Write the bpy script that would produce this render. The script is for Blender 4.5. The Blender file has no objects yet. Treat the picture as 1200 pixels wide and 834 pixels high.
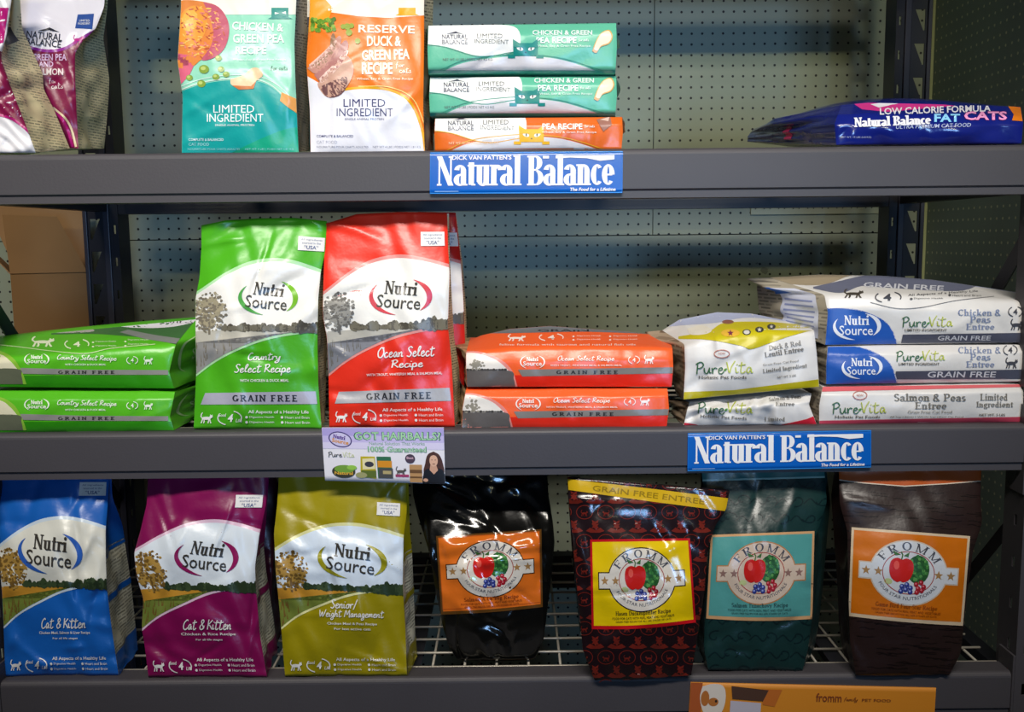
import bpy, bmesh, math, random
import numpy as np
from mathutils import Vector, Matrix

# ------------------------------------------------------------------ camera, world, lights, exposure
SC = bpy.context.scene
COL = SC.collection
EYE = 1.15                       # camera height above the floor
FPX, CX, CY = 1120.0, 600.0, 417.0
PITCH, ROLL = math.radians(7.03), math.radians(0.57)
FWD = np.array([0, math.cos(PITCH), -math.sin(PITCH)])
UP0 = np.array([0, math.sin(PITCH), math.cos(PITCH)])
XAX = np.array([1.0, 0, 0])
RIGHT = XAX * math.cos(ROLL) - UP0 * math.sin(ROLL)
UPV = UP0 * math.cos(ROLL) + XAX * math.sin(ROLL)
CAMP = np.array([0.0, 0.0, EYE])

cam = bpy.data.cameras.new('camera'); camo = bpy.data.objects.new('camera', cam); COL.objects.link(camo)
cam.lens = 36.0 * FPX / 1200.0; cam.sensor_width = 36.0; cam.clip_start = 0.05
camo.matrix_world = Matrix(((RIGHT[0], UPV[0], -FWD[0], 0), (RIGHT[1], UPV[1], -FWD[1], 0),
                            (RIGHT[2], UPV[2], -FWD[2], EYE), (0, 0, 0, 1)))
SC.camera = camo
SC.view_settings.view_transform = 'Standard'
try: SC.view_settings.look = 'None'
except Exception: pass
SC.view_settings.gamma = 1.0
SC.view_settings.use_curve_mapping = False
SC.view_settings.exposure = 0.0

w = bpy.data.worlds.new('world'); SC.world = w; w.use_nodes = True
w.node_tree.nodes['Background'].inputs[0].default_value = (0.62, 0.70, 0.85, 1)
w.node_tree.nodes['Background'].inputs[1].default_value = 0.045

def area(name, loc, target, sx, sy, power, color, spread=180):
    l = bpy.data.lights.new(name, 'AREA'); l.shape = 'RECTANGLE'; l.size = sx; l.size_y = sy
    l.energy = power; l.color = color; l.spread = math.radians(spread)
    o = bpy.data.objects.new(name, l); COL.objects.link(o); o.location = loc
    o.rotation_euler = (Vector(target) - Vector(loc)).to_track_quat('-Z', 'Y').to_euler()
    return o
# a far row of ceiling tubes low above the opposite shelves, the ceiling lamps over the aisle, the daylit shop window
area('far_tube_row', (0.3, -7.2, 2.57), (0.0, 2.0, 1.98), 3.2, 0.10, 3.7, (1.0, 0.95, 0.55), 18)
area('aisle_lamp', (-0.15, -0.05, 2.52), (-0.10, 1.5, 1.10), 2.3, 0.25, 11.5, (1.0, 0.94, 0.85), 57)
area('shop_window', (1.35, -4.0, 0.88), (-0.2, 2.0, 1.62), 0.9, 0.9, 4.2, (0.30, 0.56, 1.0), 30)

# ------------------------------------------------------------------ helpers
def ray(px, py):
    px = np.asarray(px, float); py = np.asarray(py, float)
    dx = (px - CX) / FPX; dy = (CY - py) / FPX
    return dx[..., None] * RIGHT + dy[..., None] * UPV + FWD
def PT(px, py, Y):
    d = ray(px, py); t = np.asarray(Y, float) / d[..., 1]
    return CAMP + d * t[..., None]
def onz(px, py, z):              # depth at which the sight line meets height z
    d = ray(px, py); return float(d[1] * (z - EYE) / d[2])

def lin(h):
    h = h.lstrip('#'); c = [int(h[i:i + 2], 16) / 255 for i in (0, 2, 4)]
    return [x / 12.92 if x <= .04045 else ((x + .055) / 1.055) ** 2.4 for x in c]
MATS = {}
def mat(col, rough=.34, spec=.5, metal=0.0, bump=0.0, bscale=60, vary=0.0, vscale=8, coat=0.0):
    key = (col, rough, spec, metal, bump, bscale, vary, vscale, coat)
    if key in MATS: return MATS[key]
    m = bpy.data.materials.new('paint_' + col.lstrip('#')); m.use_nodes = True
    nt = m.node_tree; b = nt.nodes['Principled BSDF']
    c = lin(col)
    b.inputs['Base Color'].default_value = (*c, 1); b.inputs['Roughness'].default_value = rough
    b.inputs['Specular IOR Level'].default_value = spec; b.inputs['Metallic'].default_value = metal
    b.inputs['Coat Weight'].default_value = coat; b.inputs['Coat Roughness'].default_value = .15
    tc = nt.nodes.new('ShaderNodeTexCoord')
    if vary:
        n = nt.nodes.new('ShaderNodeTexNoise'); n.inputs['Scale'].default_value = vscale; n.inputs['Detail'].default_value = 5
        nt.links.new(tc.outputs['Object'], n.inputs['Vector'])
        r = nt.nodes.new('ShaderNodeValToRGB'); r.color_ramp.elements[0].position = .3; r.color_ramp.elements[1].position = .7
        r.color_ramp.elements[0].color = (*[x * (1 - vary) for x in c], 1); r.color_ramp.elements[1].color = (*[min(1, x * (1 + vary)) for x in c], 1)
        nt.links.new(n.outputs['Fac'], r.inputs[0]); nt.links.new(r.outputs[0], b.inputs['Base Color'])
    if bump:
        n = nt.nodes.new('ShaderNodeTexNoise'); n.inputs['Scale'].default_value = bscale; n.inputs['Detail'].default_value = 3
        nt.links.new(tc.outputs['Object'], n.inputs['Vector'])
        u = nt.nodes.new('ShaderNodeBump'); u.inputs['Strength'].default_value = bump; u.inputs['Distance'].default_value = .004
        nt.links.new(n.outputs['Fac'], u.inputs['Height']); nt.links.new(u.outputs[0], b.inputs['Normal'])
    MATS[key] = m; return m

def print_mat(paper, ink, sx=.012, row=.0042, rot=(math.pi / 2, 0, math.pi / 2)):
    """small rows of print on a plain gusset"""
    key = ('print', paper, ink, sx, row, rot)
    if key in MATS: return MATS[key]
    m = bpy.data.materials.new('fine_print'); m.use_nodes = True
    nt = m.node_tree; b = nt.nodes['Principled BSDF']; b.inputs['Roughness'].default_value = .4
    tc = nt.nodes.new('ShaderNodeTexCoord'); sp = nt.nodes.new('ShaderNodeSeparateXYZ'); cb = nt.nodes.new('ShaderNodeCombineXYZ')
    ad = nt.nodes.new('ShaderNodeMath'); ad.operation = 'ADD'
    nt.links.new(tc.outputs['Object'], sp.inputs[0])
    nt.links.new(sp.outputs['X'], ad.inputs[0]); nt.links.new(sp.outputs['Y'], ad.inputs[1])
    nt.links.new(ad.outputs[0], cb.inputs['X']); nt.links.new(sp.outputs['Z'], cb.inputs['Y'])
    br = nt.nodes.new('ShaderNodeTexBrick')
    br.inputs['Scale'].default_value = 1; br.inputs['Brick Width'].default_value = sx; br.inputs['Row Height'].default_value = row
    br.inputs['Mortar Size'].default_value = row * .28; br.inputs['Mortar Smooth'].default_value = .2
    p, k = lin(paper), lin(ink)
    br.inputs['Color1'].default_value = (*k, 1); br.inputs['Color2'].default_value = (*[(a * 1.2 + c) / 2.2 for a, c in zip(p, k)], 1)
    br.inputs['Mortar'].default_value = (*p, 1)
    nt.links.new(cb.outputs[0], br.inputs['Vector'])
    n = nt.nodes.new('ShaderNodeTexNoise'); n.inputs['Scale'].default_value = 26; nt.links.new(tc.outputs['Object'], n.inputs['Vector'])
    g = nt.nodes.new('ShaderNodeMath'); g.operation = 'GREATER_THAN'; g.inputs[1].default_value = .57; nt.links.new(n.outputs['Fac'], g.inputs[0])
    mx = nt.nodes.new('ShaderNodeMix'); mx.data_type = 'RGBA'; nt.links.new(g.outputs[0], mx.inputs[0])
    nt.links.new(br.outputs['Color'], mx.inputs[6]); mx.inputs[7].default_value = (*p, 1)
    nt.links.new(mx.outputs[2], b.inputs['Base Color'])
    MATS[key] = m; return m

def link(name, me, parent=None, smooth=True):
    o = bpy.data.objects.new(name, me); COL.objects.link(o)
    if smooth:
        me.polygons.foreach_set('use_smooth', [True] * len(me.polygons))
    if parent is not None: o.parent = parent; o.matrix_parent_inverse = Matrix.Translation(-Vector(parent.location))
    return o
def thing(name, label, cat, loc=(0, 0, 0), group=None):
    o = bpy.data.objects.new(name, None); o.empty_display_size = .02; COL.objects.link(o)
    o.location = loc; o['label'] = label; o['category'] = cat
    if group: o['group'] = group
    return o
def mesh(name, verts, faces, mats, midx=None, parent=None, smooth=True):
    me = bpy.data.meshes.new(name); me.from_pydata([tuple(map(float, v)) for v in verts], [], faces)
    for m in (mats if isinstance(mats, (list, tuple)) else [mats]): me.materials.append(m)
    if midx is not None: me.polygons.foreach_set('material_index', midx)
    me.update(); return link(name, me, parent, smooth)

class MB:                        # collects prisms, boxes and rods into ONE mesh
    def __init__(s): s.v = []; s.f = []; s.m = []
    def prism(s, poly, y0, y1, m=0):            # poly in (x, z), extruded along y
        n = len(poly); k = len(s.v)
        s.v += [(x, y0, z) for x, z in poly] + [(x, y1, z) for x, z in poly]
        s.f += [tuple(range(k, k + n)), tuple(range(k + 2 * n - 1, k + n - 1, -1))]; s.m += [m, m]
        for i in range(n):
            j = (i + 1) % n; s.f.append((k + i, k + n + i, k + n + j, k + j)); s.m.append(m)
    def sweep(s, poly, x0, x1, m=0):            # poly in (y, z), extruded along x
        n = len(poly); k = len(s.v)
        s.v += [(x0, y, z) for y, z in poly] + [(x1, y, z) for y, z in poly]
        s.f += [tuple(range(k, k + n)), tuple(range(k + 2 * n - 1, k + n - 1, -1))]; s.m += [m, m]
        for i in range(n):
            j = (i + 1) % n; s.f.append((k + i, k + n + i, k + n + j, k + j)); s.m.append(m)
    def box(s, x0, x1, y0, y1, z0, z1, m=0):
        s.prism([(x0, z0), (x1, z0), (x1, z1), (x0, z1)], y0, y1, m)
    def rod(s, a, b, r, n=6, m=0):
        a = np.array(a, float); b = np.array(b, float); d = (b - a) / np.linalg.norm(b - a)
        u = np.cross(d, (0, 0, 1.0));
        if np.linalg.norm(u) < 1e-6: u = np.array([1.0, 0, 0])
        u /= np.linalg.norm(u); q = np.cross(d, u); k = len(s.v)
        for c in (a, b):
            for i in range(n):
                t = 2 * math.pi * i / n; s.v.append(tuple(c + r * (math.cos(t) * u + math.sin(t) * q)))
        for i in range(n):
            j = (i + 1) % n; s.f.append((k + i, k + j, k + n + j, k + n + i)); s.m.append(m)
        s.f += [tuple(range(k + n - 1, k - 1, -1)), tuple(range(k + n, k + 2 * n))]; s.m += [m, m]
    def build(s, name, mats, parent=None, bevel=0, smooth=False):
        me = bpy.data.meshes.new(name); me.from_pydata(s.v, [], s.f)
        for m in (mats if isinstance(mats, (list, tuple)) else [mats]): me.materials.append(m)
        me.polygons.foreach_set('material_index', s.m)
        bm = bmesh.new(); bm.from_mesh(me); bmesh.ops.recalc_face_normals(bm, faces=bm.faces); bm.to_mesh(me); bm.free()
        o = link(name, me, parent, smooth)
        if bevel:
            md = o.modifiers.new('bevel', 'BEVEL'); md.width = bevel; md.segments = 2; md.limit_method = 'ANGLE'
        return o

# ------------------------------------------------------------------ lettering and drawn shapes (2D, y down)
# a shape is (points, faces)
def poly(*pts): return (list(pts), [tuple(range(len(pts)))])
def rect(x0, y0, x1, y1): return poly((x0, y0), (x1, y0), (x1, y1), (x0, y1))
def ell(cx, cy, rx, ry, n=36, a=0):
    ca, sa = math.cos(a), math.sin(a); P = []
    for i in range(n):
        t = 2 * math.pi * i / n; x, y = rx * math.cos(t), ry * math.sin(t); P.append((cx + x * ca - y * sa, cy + x * sa + y * ca))
    return (P, [tuple(range(n))])
def band(pts, wd, closed=False):
    """a ribbon of width wd (number or list) along pts"""
    P = np.array(pts, float); n = len(P)
    if closed: d = np.roll(P, -1, 0) - np.roll(P, 1, 0)
    else: d = np.gradient(P, axis=0)
    L = np.hypot(d[:, 0], d[:, 1]); L[L < 1e-9] = 1; d /= L[:, None]
    nn = np.stack([-d[:, 1], d[:, 0]], 1); W = (np.ones(n) * np.asarray(wd, float))[:, None] / 2
    V = np.concatenate([P + nn * W, P - nn * W]); F = []
    for i in range(n if closed else n - 1):
        j = (i + 1) % n; F.append((i, j, n + j, n + i))
    return (V.tolist(), F)
def ring(cx, cy, rx, ry, wd, a0=0, a1=360, n=40, taper=False):
    t = np.radians(np.linspace(a0, a1, n)); P = np.stack([cx + rx * np.cos(t), cy - ry * np.sin(t)], 1)
    W = wd * (np.sin(np.linspace(0.03, math.pi - .03, n)) if taper else np.ones(n))
    return band(P, W)
def star(cx, cy, r, a=-90, n=5, q=.42):
    P = []
    for i in range(2 * n):
        t = math.radians(a + 180 * i / n); rr = r if i % 2 == 0 else r * q; P.append((cx + rr * math.cos(t), cy + rr * math.sin(t)))
    return (P, [tuple(range(2 * n))])
def cr(pts, k=5):                # smooth curve through points
    P = np.array(pts, float); P = np.concatenate([[2 * P[0] - P[1]], P, [2 * P[-1] - P[-2]]]); out = []
    for i in range(1, len(P) - 2):
        for j in range(k):
            t = j / k; a, b, c, d = P[i - 1], P[i], P[i + 1], P[i + 2]
            out.append(.5 * (2 * b + (c - a) * t + (2 * a - 5 * b + 4 * c - d) * t * t + (3 * b - a - 3 * c + d) * t ** 3))
    out.append(P[-2]); return [tuple(x) for x in out]
def under(top, bottom):          # the area between two curves
    b = list(bottom)
    if b and math.dist(top[-1], b[0]) > math.dist(top[-1], b[-1]): b = b[::-1]
    return (list(top) + b, [tuple(range(len(top) + len(b)))])

FONT = {}
def sans(s, bold=0.0):
    key = (s, bold)
    if key not in FONT:
        c = bpy.data.curves.new('lettering', 'FONT'); c.body = s; c.size = 1; c.offset = bold; c.resolution_u = 2
        o = bpy.data.objects.new('lettering', c); COL.objects.link(o)
        dg = bpy.context.evaluated_depsgraph_get(); ev = o.evaluated_get(dg); me = ev.to_mesh()
        V = np.array([v.co[:2] for v in me.vertices]).reshape(-1, 2); F = [tuple(p.vertices) for p in me.polygons]
        ev.to_mesh_clear(); bpy.data.objects.remove(o); bpy.data.curves.remove(c)
        FONT[key] = [(V, F)]
    return FONT[key]

def serif(s, T=.19, t=.07, X=.66, sf=.085, track=0.0, tt=1.32):
    """upright lettering with slab or hairline serifs, built from stems, bowls and bars (y up, cap height 1)"""
    out = []; pen = 0.0
    for ch in s:
        E = []
        def R(x0, y0, x1, y1): E.append(([(x0, y0), (x1, y0), (x1, y1), (x0, y1)], [(0, 1, 2, 3)]))
        def V(x, y0, y1, wd=T, b=1, tp=1):
            R(x - wd / 2, y0, x + wd / 2, y1)
            if b: R(x - wd / 2 - sf, y0, x + wd / 2 + sf, y0 + t)
            if tp == 1: R(x - wd / 2 - sf, y1 - t, x + wd / 2 + sf, y1)
            if tp == 2: R(x - wd / 2 - sf, y1 - t, x, y1)
        def H(x0, x1, y): R(x0, y - t / 2, x1, y + t / 2)
        def D(x0, y0, x1, y1, wd): E.append(([(x0 - wd / 2, y0), (x0 + wd / 2, y0), (x1 + wd / 2, y1), (x1 - wd / 2, y1)], [(0, 1, 2, 3)]))
        def A(cx, cy, rx, ry, a0=0, a1=360, n=18):
            a = np.radians(np.linspace(a0, a1, n)); c, q = np.cos(a), np.sin(a)
            o1 = np.stack([cx + (rx + T / 2) * c, cy + ry * q], 1); o2 = np.stack([cx + max(rx - T / 2, .01) * c, cy + (ry - t * 1.15) * q], 1)
            E.append((np.concatenate([o1, o2]).tolist(), [(i, i + 1, n + i + 1, n + i) for i in range(n - 1)]))
        h = X / 2
        if ch == 'N': V(.16, 0, 1, t * 1.4, 1, 2); V(.70, 0, 1, t * 1.4, 0, 1); D(.16, 1, .70, 0, T); adv = .86
        elif ch == 'F': V(.2, 0, 1); H(.2, .66, 1 - t / 2); H(.2, .54, .52); R(.62, .78, .66, 1); R(.52, .42, .56, .62); adv = .72
        elif ch == 'E': V(.2, 0, 1); H(.2, .66, 1 - t / 2); H(.2, .54, .52); H(.2, .68, t / 2); R(.62, .8, .66, 1); R(.64, 0, .68, .2); R(.5, .42, .54, .62); adv = .76
        elif ch == 'L': V(.2, 0, 1); H(.2, .66, t / 2); R(.62, 0, .66, .22); adv = .72
        elif ch == 'R': V(.2, 0, 1); H(.2, .42, 1 - t / 2); H(.2, .42, .5); A(.42, .74, .2, .26, -90, 90); D(.42, .5, .72, 0, T); H(.64, .84, t / 2); adv = .86
        elif ch == 'P': V(.2, 0, 1); H(.2, .42, 1 - t / 2); H(.2, .42, .46); A(.42, .72, .2, .28, -90, 90); adv = .74
        elif ch == 'B': V(.2, 0, 1); H(.2, .42, 1 - t / 2); H(.2, .42, .52); H(.2, .42, t / 2); A(.42, .76, .18, .24, -90, 90); A(.44, .26, .22, .26, -90, 90); adv = .80
        elif ch == 'D': V(.2, 0, 1); H(.2, .4, 1 - t / 2); H(.2, .4, t / 2); A(.4, .5, .32, .5, -90, 90); adv = .84
        elif ch == 'O': A(.42, .5, .3, .5); adv = .84
        elif ch == 'C': A(.42, .5, .3, .5, 48, 312); R(.62, .68, .66, .98); adv = .78
        elif ch == 'G': A(.42, .5, .3, .5, 48, 330); V(.7, .05, .44, T * .8, 0, 1); R(.62, .7, .66, .98); adv = .88
        elif ch == 'M': V(.13, 0, 1, t * 1.3, 1, 2); D(.14, 1, .48, 0, T * .85); D(.82, 1, .48, 0, t * 1.3); V(.84, 0, 1, T * .85); adv = 1.02
        elif ch == 'A': D(.38, 1, .1, 0, t * 1.4); D(.38, 1, .66, 0, T); H(.2, .56, .34); H(.0, .22, t / 2); H(.54, .82, t / 2); adv = .80
        elif ch == 'I': V(.2, 0, 1); adv = .4
        elif ch == 'T': V(.32, 0, 1, T, 1, 0); H(.02, .62, 1 - t / 2); R(.02, .8, .06, 1); R(.58, .8, .62, 1); adv = .66
        elif ch == 'S': A(.32, .745, .19, .255, 25, 270); A(.32, .255, .21, .26, -155, 90); adv = .64
        elif ch == 'W': D(.1, 1, .3, 0, T); D(.5, 1, .3, 0, t * 1.3); D(.5, 1, .7, 0, T); D(.9, 1, .7, 0, t * 1.3); adv = 1
        elif ch == 'a': V(.43, 0, X * .72, T, 0, 0); R(.43, 0, .43 + T / 2 + sf, t); A(.27, X * .68, .16, X * .32, 0, 165); A(.27, X * .27, .17, X * .29, 70, 290); H(.27, .43, X * .53); adv = .62
        elif ch == 'b': V(.14, 0, 1.02, T, 0, 2); A(.3, h, .17, h, -150, 150); adv = .6
        elif ch == 'd': V(.44, 0, 1.02, T, 1, 2); A(.28, h, .17, h, 30, 330); adv = .64
        elif ch == 'l': V(.17, 0, 1.02, T, 1, 2); adv = .36
        elif ch == 't': V(.18, 0.02, X * tt, T, 0, 0); H(.0, .38, X - t / 2); R(.18, 0, .18 + T / 2 + sf, t); adv = .42
        elif ch == 'u': V(.14, .12, X, T, 0, 2); V(.46, 0, X, T, 1, 2); A(.3, .22, .16, .24, 180, 360); adv = .66
        elif ch == 'r': V(.15, 0, X, T, 1, 2); A(.33, X * .7, .12, X * .3, 10, 150); adv = .47
        elif ch == 'i': V(.16, 0, X, T, 1, 2); E.append(ell(.16, .9, T * .6, T * .6, 10)); adv = .36
        elif ch == 'n': V(.15, 0, X, T, 1, 2); V(.47, 0, X * .7, T, 1, 0); A(.31, X * .66, .16, X * .34, 0, 170); adv = .67
        elif ch == 'm':
            V(.15, 0, X, T, 1, 2); V(.45, 0, X * .7, T, 1, 0); V(.75, 0, X * .7, T, 1, 0); A(.3, X * .66, .15, X * .34, 0, 170); A(.6, X * .66, .15, X * .34, 0, 170); adv = .95
        elif ch == 'h': V(.15, 0, 1.02, T, 1, 2); V(.47, 0, X * .7, T, 1, 0); A(.31, X * .66, .16, X * .34, 0, 170); adv = .67
        elif ch == 'k': V(.15, 0, 1.02, T, 1, 2); D(.5, X, .2, X * .4, t * 1.4); D(.27, X * .55, .52, 0, T); H(.44, .66, t / 2); adv = .66
        elif ch == 'c': A(.29, h, .18, h, 45, 315); adv = .53
        elif ch == 'e': A(.29, h, .18, h, 0, 318); H(.12, .48, h); adv = .58
        elif ch == 'o': A(.3, h, .18, h); adv = .6
        elif ch == 's': A(.22, X * .74, .12, X * .27, 25, 270); A(.22, X * .26, .13, X * .27, -155, 90); adv = .46
        elif ch == '&': A(.32, .76, .16, .24); A(.3, .27, .22, .29, 60, 350); D(.2, .68, .66, 0, T * .8); adv = .74
        elif ch == 'g': A(.28, X * .64, .16, X * .36); A(.3, -.12, .2, .17); H(.3, .56, X - t / 2); D(.16, .2, .2, .06, t * 1.5); adv = .6
        elif ch == 'p': V(.14, -.32, X, T, 1, 2); A(.3, h, .17, h, -150, 150); adv = .6
        elif ch == 'y': D(.12, X, .32, 0, T); D(.52, X, .26, -.3, t * 1.5); H(.02, .24, X - t / 2); H(.42, .64, X - t / 2); adv = .64
        elif ch == 'v': D(.12, X, .3, 0, T); D(.5, X, .3, 0, t * 1.5); H(.02, .24, X - t / 2); H(.4, .6, X - t / 2); adv = .6
        elif ch == 'V': D(.14, 1, .38, 0, T); D(.64, 1, .38, 0, t * 1.5); H(.02, .28, 1 - t / 2); H(.52, .76, 1 - t / 2); adv = .76
        elif ch == 'f': V(.17, 0, .85, T, 1, 0); A(.32, .84, .15, .18, 40, 180); H(.02, .4, X - t / 2); adv = .42
        elif ch == 'H': V(.2, 0, 1); V(.7, 0, 1); H(.2, .7, .52); adv = .9
        elif ch == '-': H(.05, .3, h); adv = .36
        elif ch == ' ': adv = .34
        else: adv = .3
        for Vv, F in E: out.append((np.array(Vv, float) + (pen, 0), F))
        pen += adv + track
    return out

HAND = {'C': [[(.5, .85), (.35, .98), (.1, .6), (.12, .1), (.35, 0), (.55, .2)]], 'o': [[(.3, .5), (.05, .35), (.1, .03), (.32, .08), (.34, .4), (.22, .5), (.45, .42)]],
 'u': [[(0, .5), (.05, .1), (.2, .02), (.35, .4), (.36, .5), (.37, .1), (.5, .1)]], 'n': [[(0, .5), (.04, 0), (.06, .28), (.25, .5), (.3, .3), (.3, .05), (.45, .08)]],
 't': [[(.17, .95), (.1, .1), (.25, 0), (.4, .15)], [(-.05, .65), (.42, .74)]], 'r': [[(0, .5), (.05, 0), (.06, .3), (.2, .5), (.35, .42)]],
 'y': [[(0, .5), (.08, .12), (.25, .1), (.38, .5), (.3, -.2), (.05, -.4), (-.05, -.25), (.4, .05)]], 'S': [[(.5, .85), (.35, 1), (.12, .85), (.25, .55), (.42, .3), (.25, 0), (0, .1)]],
 'e': [[(.05, .25), (.3, .35), (.25, .52), (.08, .4), (.08, .08), (.25, 0), (.42, .18)]], 'l': [[(.02, .2), (.28, .85), (.2, 1), (.08, .7), (.1, .1), (.3, .1)]],
 'c': [[(.32, .42), (.2, .5), (.03, .3), (.1, .02), (.25, 0), (.4, .15)]], 'R': [[(.1, 1), (.05, 0)], [(-.05, .85), (.3, 1), (.45, .8), (.3, .55), (.1, .5), (.3, .3), (.58, 0)]],
 'i': [[(0, .5), (.05, .05), (.2, .1)], [(.08, .7), (.12, .78)]], 'p': [[(.02, .5), (0, -.4)], [(.02, .4), (.2, .52), (.33, .3), (.2, .02), (.03, .1)], [(.25, .05), (.42, .15)]],
 'O': [[(.3, 1), (.05, .6), (.1, .1), (.35, 0), (.58, .4), (.5, .9), (.3, 1), (.6, .95)]], 'a': [[(.32, .45), (.15, .5), (.03, .2), (.15, 0), (.32, .4), (.33, .05), (.45, .08)]],
 '&': [[(.5, .1), (.15, .75), (.3, .98), (.4, .75), (.05, .3), (.15, 0), (.4, .1), (.5, .4)]], 'K': [[(.08, 1), (.03, 0)], [(.5, .95), (.08, .45), (.25, .4), (.55, 0)]],
 's': [[(.28, .48), (.1, .45), (.15, .3), (.28, .12), (.1, 0), (-.02, .08)]], 'W': [[(0, .95), (.12, 0), (.35, .7), (.45, 0), (.8, 1)]],
 'g': [[(.3, .45), (.12, .5), (.03, .2), (.2, .08), (.32, .45), (.28, -.25), (.08, -.4), (0, -.2), (.4, .08)]], 'h': [[(.12, 1), (.02, 0), (.08, .3), (.25, .5), (.32, .3), (.32, .05), (.45, .08)]],
 'M': [[(0, 0), (.15, .95), (.35, .3), (.6, .98), (.65, .05), (.75, .05)]], 'm': [[(0, .5), (.02, 0), (.05, .3), (.18, .5), (.22, .05), (.26, .35), (.4, .5), (.44, .1), (.55, .08)]],
 '/': [[(0, -.15), (.35, 1.05)]], 'P': [[(.1, .95), (.02, -.05)], [(-.05, .8), (.3, 1), (.48, .75), (.3, .5), (.08, .45)]], 'V': [[(0, .95), (.18, 0), (.3, .5), (.55, 1.05)]],
 'f': [[(.35, .95), (.2, 1), (.12, .6), (.06, -.3)], [(-.05, .5), (.3, .55)]]}
def hand(s, pen_w=.10):
    out = []; x = 0.0
    for ch in s:
        if ch == ' ': x += .32; continue
        mx = 0
        for st in HAND.get(ch, []):
            Vv, F = band(cr(st, 4), pen_w); out.append((np.array(Vv) + (x, 0), F)); mx = max(mx, max(p[0] for p in st))
        x += mx + .04
    return out

def fit(shapes, x, y, wd=None, h=None, shear=0.0, rot=0.0, warp=None, align='c'):
    """place lettering (y up) in a drawing (y down): centred at x, y and scaled to width wd and height h"""
    A = np.concatenate([np.asarray(V, float).reshape(-1, 2) for V, F in shapes]); lo, hi = A.min(0), A.max(0); s = hi - lo
    sx = wd / s[0] if wd else None; sy = h / s[1] if h else None
    sx = sx or sy; sy = sy or sx
    out = []; c, q = math.cos(rot), math.sin(rot); mid = (lo + hi) / 2
    if align == 'l': mid = np.array([lo[0], mid[1]])
    for V, F in shapes:
        P = (np.asarray(V, float).reshape(-1, 2) - mid) * (sx, sy); P = np.stack([P[:, 0] + shear * P[:, 1], -P[:, 1]], 1)
        if warp is not None: P = np.array([warp(a, b) for a, b in P]) + (x, y)
        else: P = np.stack([P[:, 0] * c - P[:, 1] * q + x, P[:, 0] * q + P[:, 1] * c + y], 1)
        out.append((P.tolist(), F))
    return out
def arc_text(shapes, cx, cy, rx, ry, wd, h, below=False):
    def wp(a, b):
        t = a / ((rx + ry) / 2)
        return ((rx - b) * math.sin(t), -(ry - b) * math.cos(t)) if not below else ((rx + b) * math.sin(t), (ry + b) * math.cos(t))
    return fit(shapes, cx, cy, wd, h, warp=wp)
def flatten(sh, y0, k=.55): return ([(x, y0 + (y - y0) * k) for x, y in sh[0]], sh[1])
def cat(x, y, s, flip=1):        # a walking cat, tail up
    parts = [ell(-.05, .03, .36, .13, 16), ell(.34, -.1, .12, .11, 12), poly((.24, -.14), (.27, -.3), (.34, -.18)), poly((.35, -.19), (.43, -.29), (.44, -.12)), poly((.12, -.06), (.3, -.14), (.38, .0), (.2, .1)),
             band(cr([(-.36, .02), (-.46, -.12), (-.42, -.32), (-.34, -.42)], 4), .08)] + [band([(a, .06), (m, .26), (b, .43)], .085) for a, m, b in ((.22, .26, .33), (.16, .14, .1), (-.24, -.2, -.25), (-.32, -.38, -.44))]
    V = []; F = []
    for P, G in parts:
        k = len(V); V += [(x + flip * a * s, y + b * s) for a, b in P]; F += [tuple(k + i for i in g) for g in G]
    return (V, F)

# ------------------------------------------------------------------ bags: a filled pouch with front, back, gussets, top and foot
def edge(pts):
    P = [tuple(p) for p in pts]
    if len(P[0]) == 2:
        y0, y1 = P[0][1], P[-1][1]; P = [(x, y, (y - y0) / (y1 - y0)) for x, y in P]
    A = np.array(P, float); vv = np.linspace(0, 1, 161)
    out = []
    for k in (0, 1):
        a = np.interp(vv, A[:, 2], A[:, k]); a = np.concatenate([np.full(8, a[0]) - (a[8] - a[0]) * np.linspace(1, .12, 8), a, np.full(8, a[-1]) + (a[-1] - a[-9]) * np.linspace(.12, 1, 8)])
        ker = np.hanning(11); ker /= ker.sum(); b = np.convolve(a, ker, 'same')[8:-8]; b[0] = A[0, k]; b[-1] = A[-1, k]; out.append(b)
    return lambda v: (np.interp(v, vv, out[0]), np.interp(v, vv, out[1]))

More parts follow.
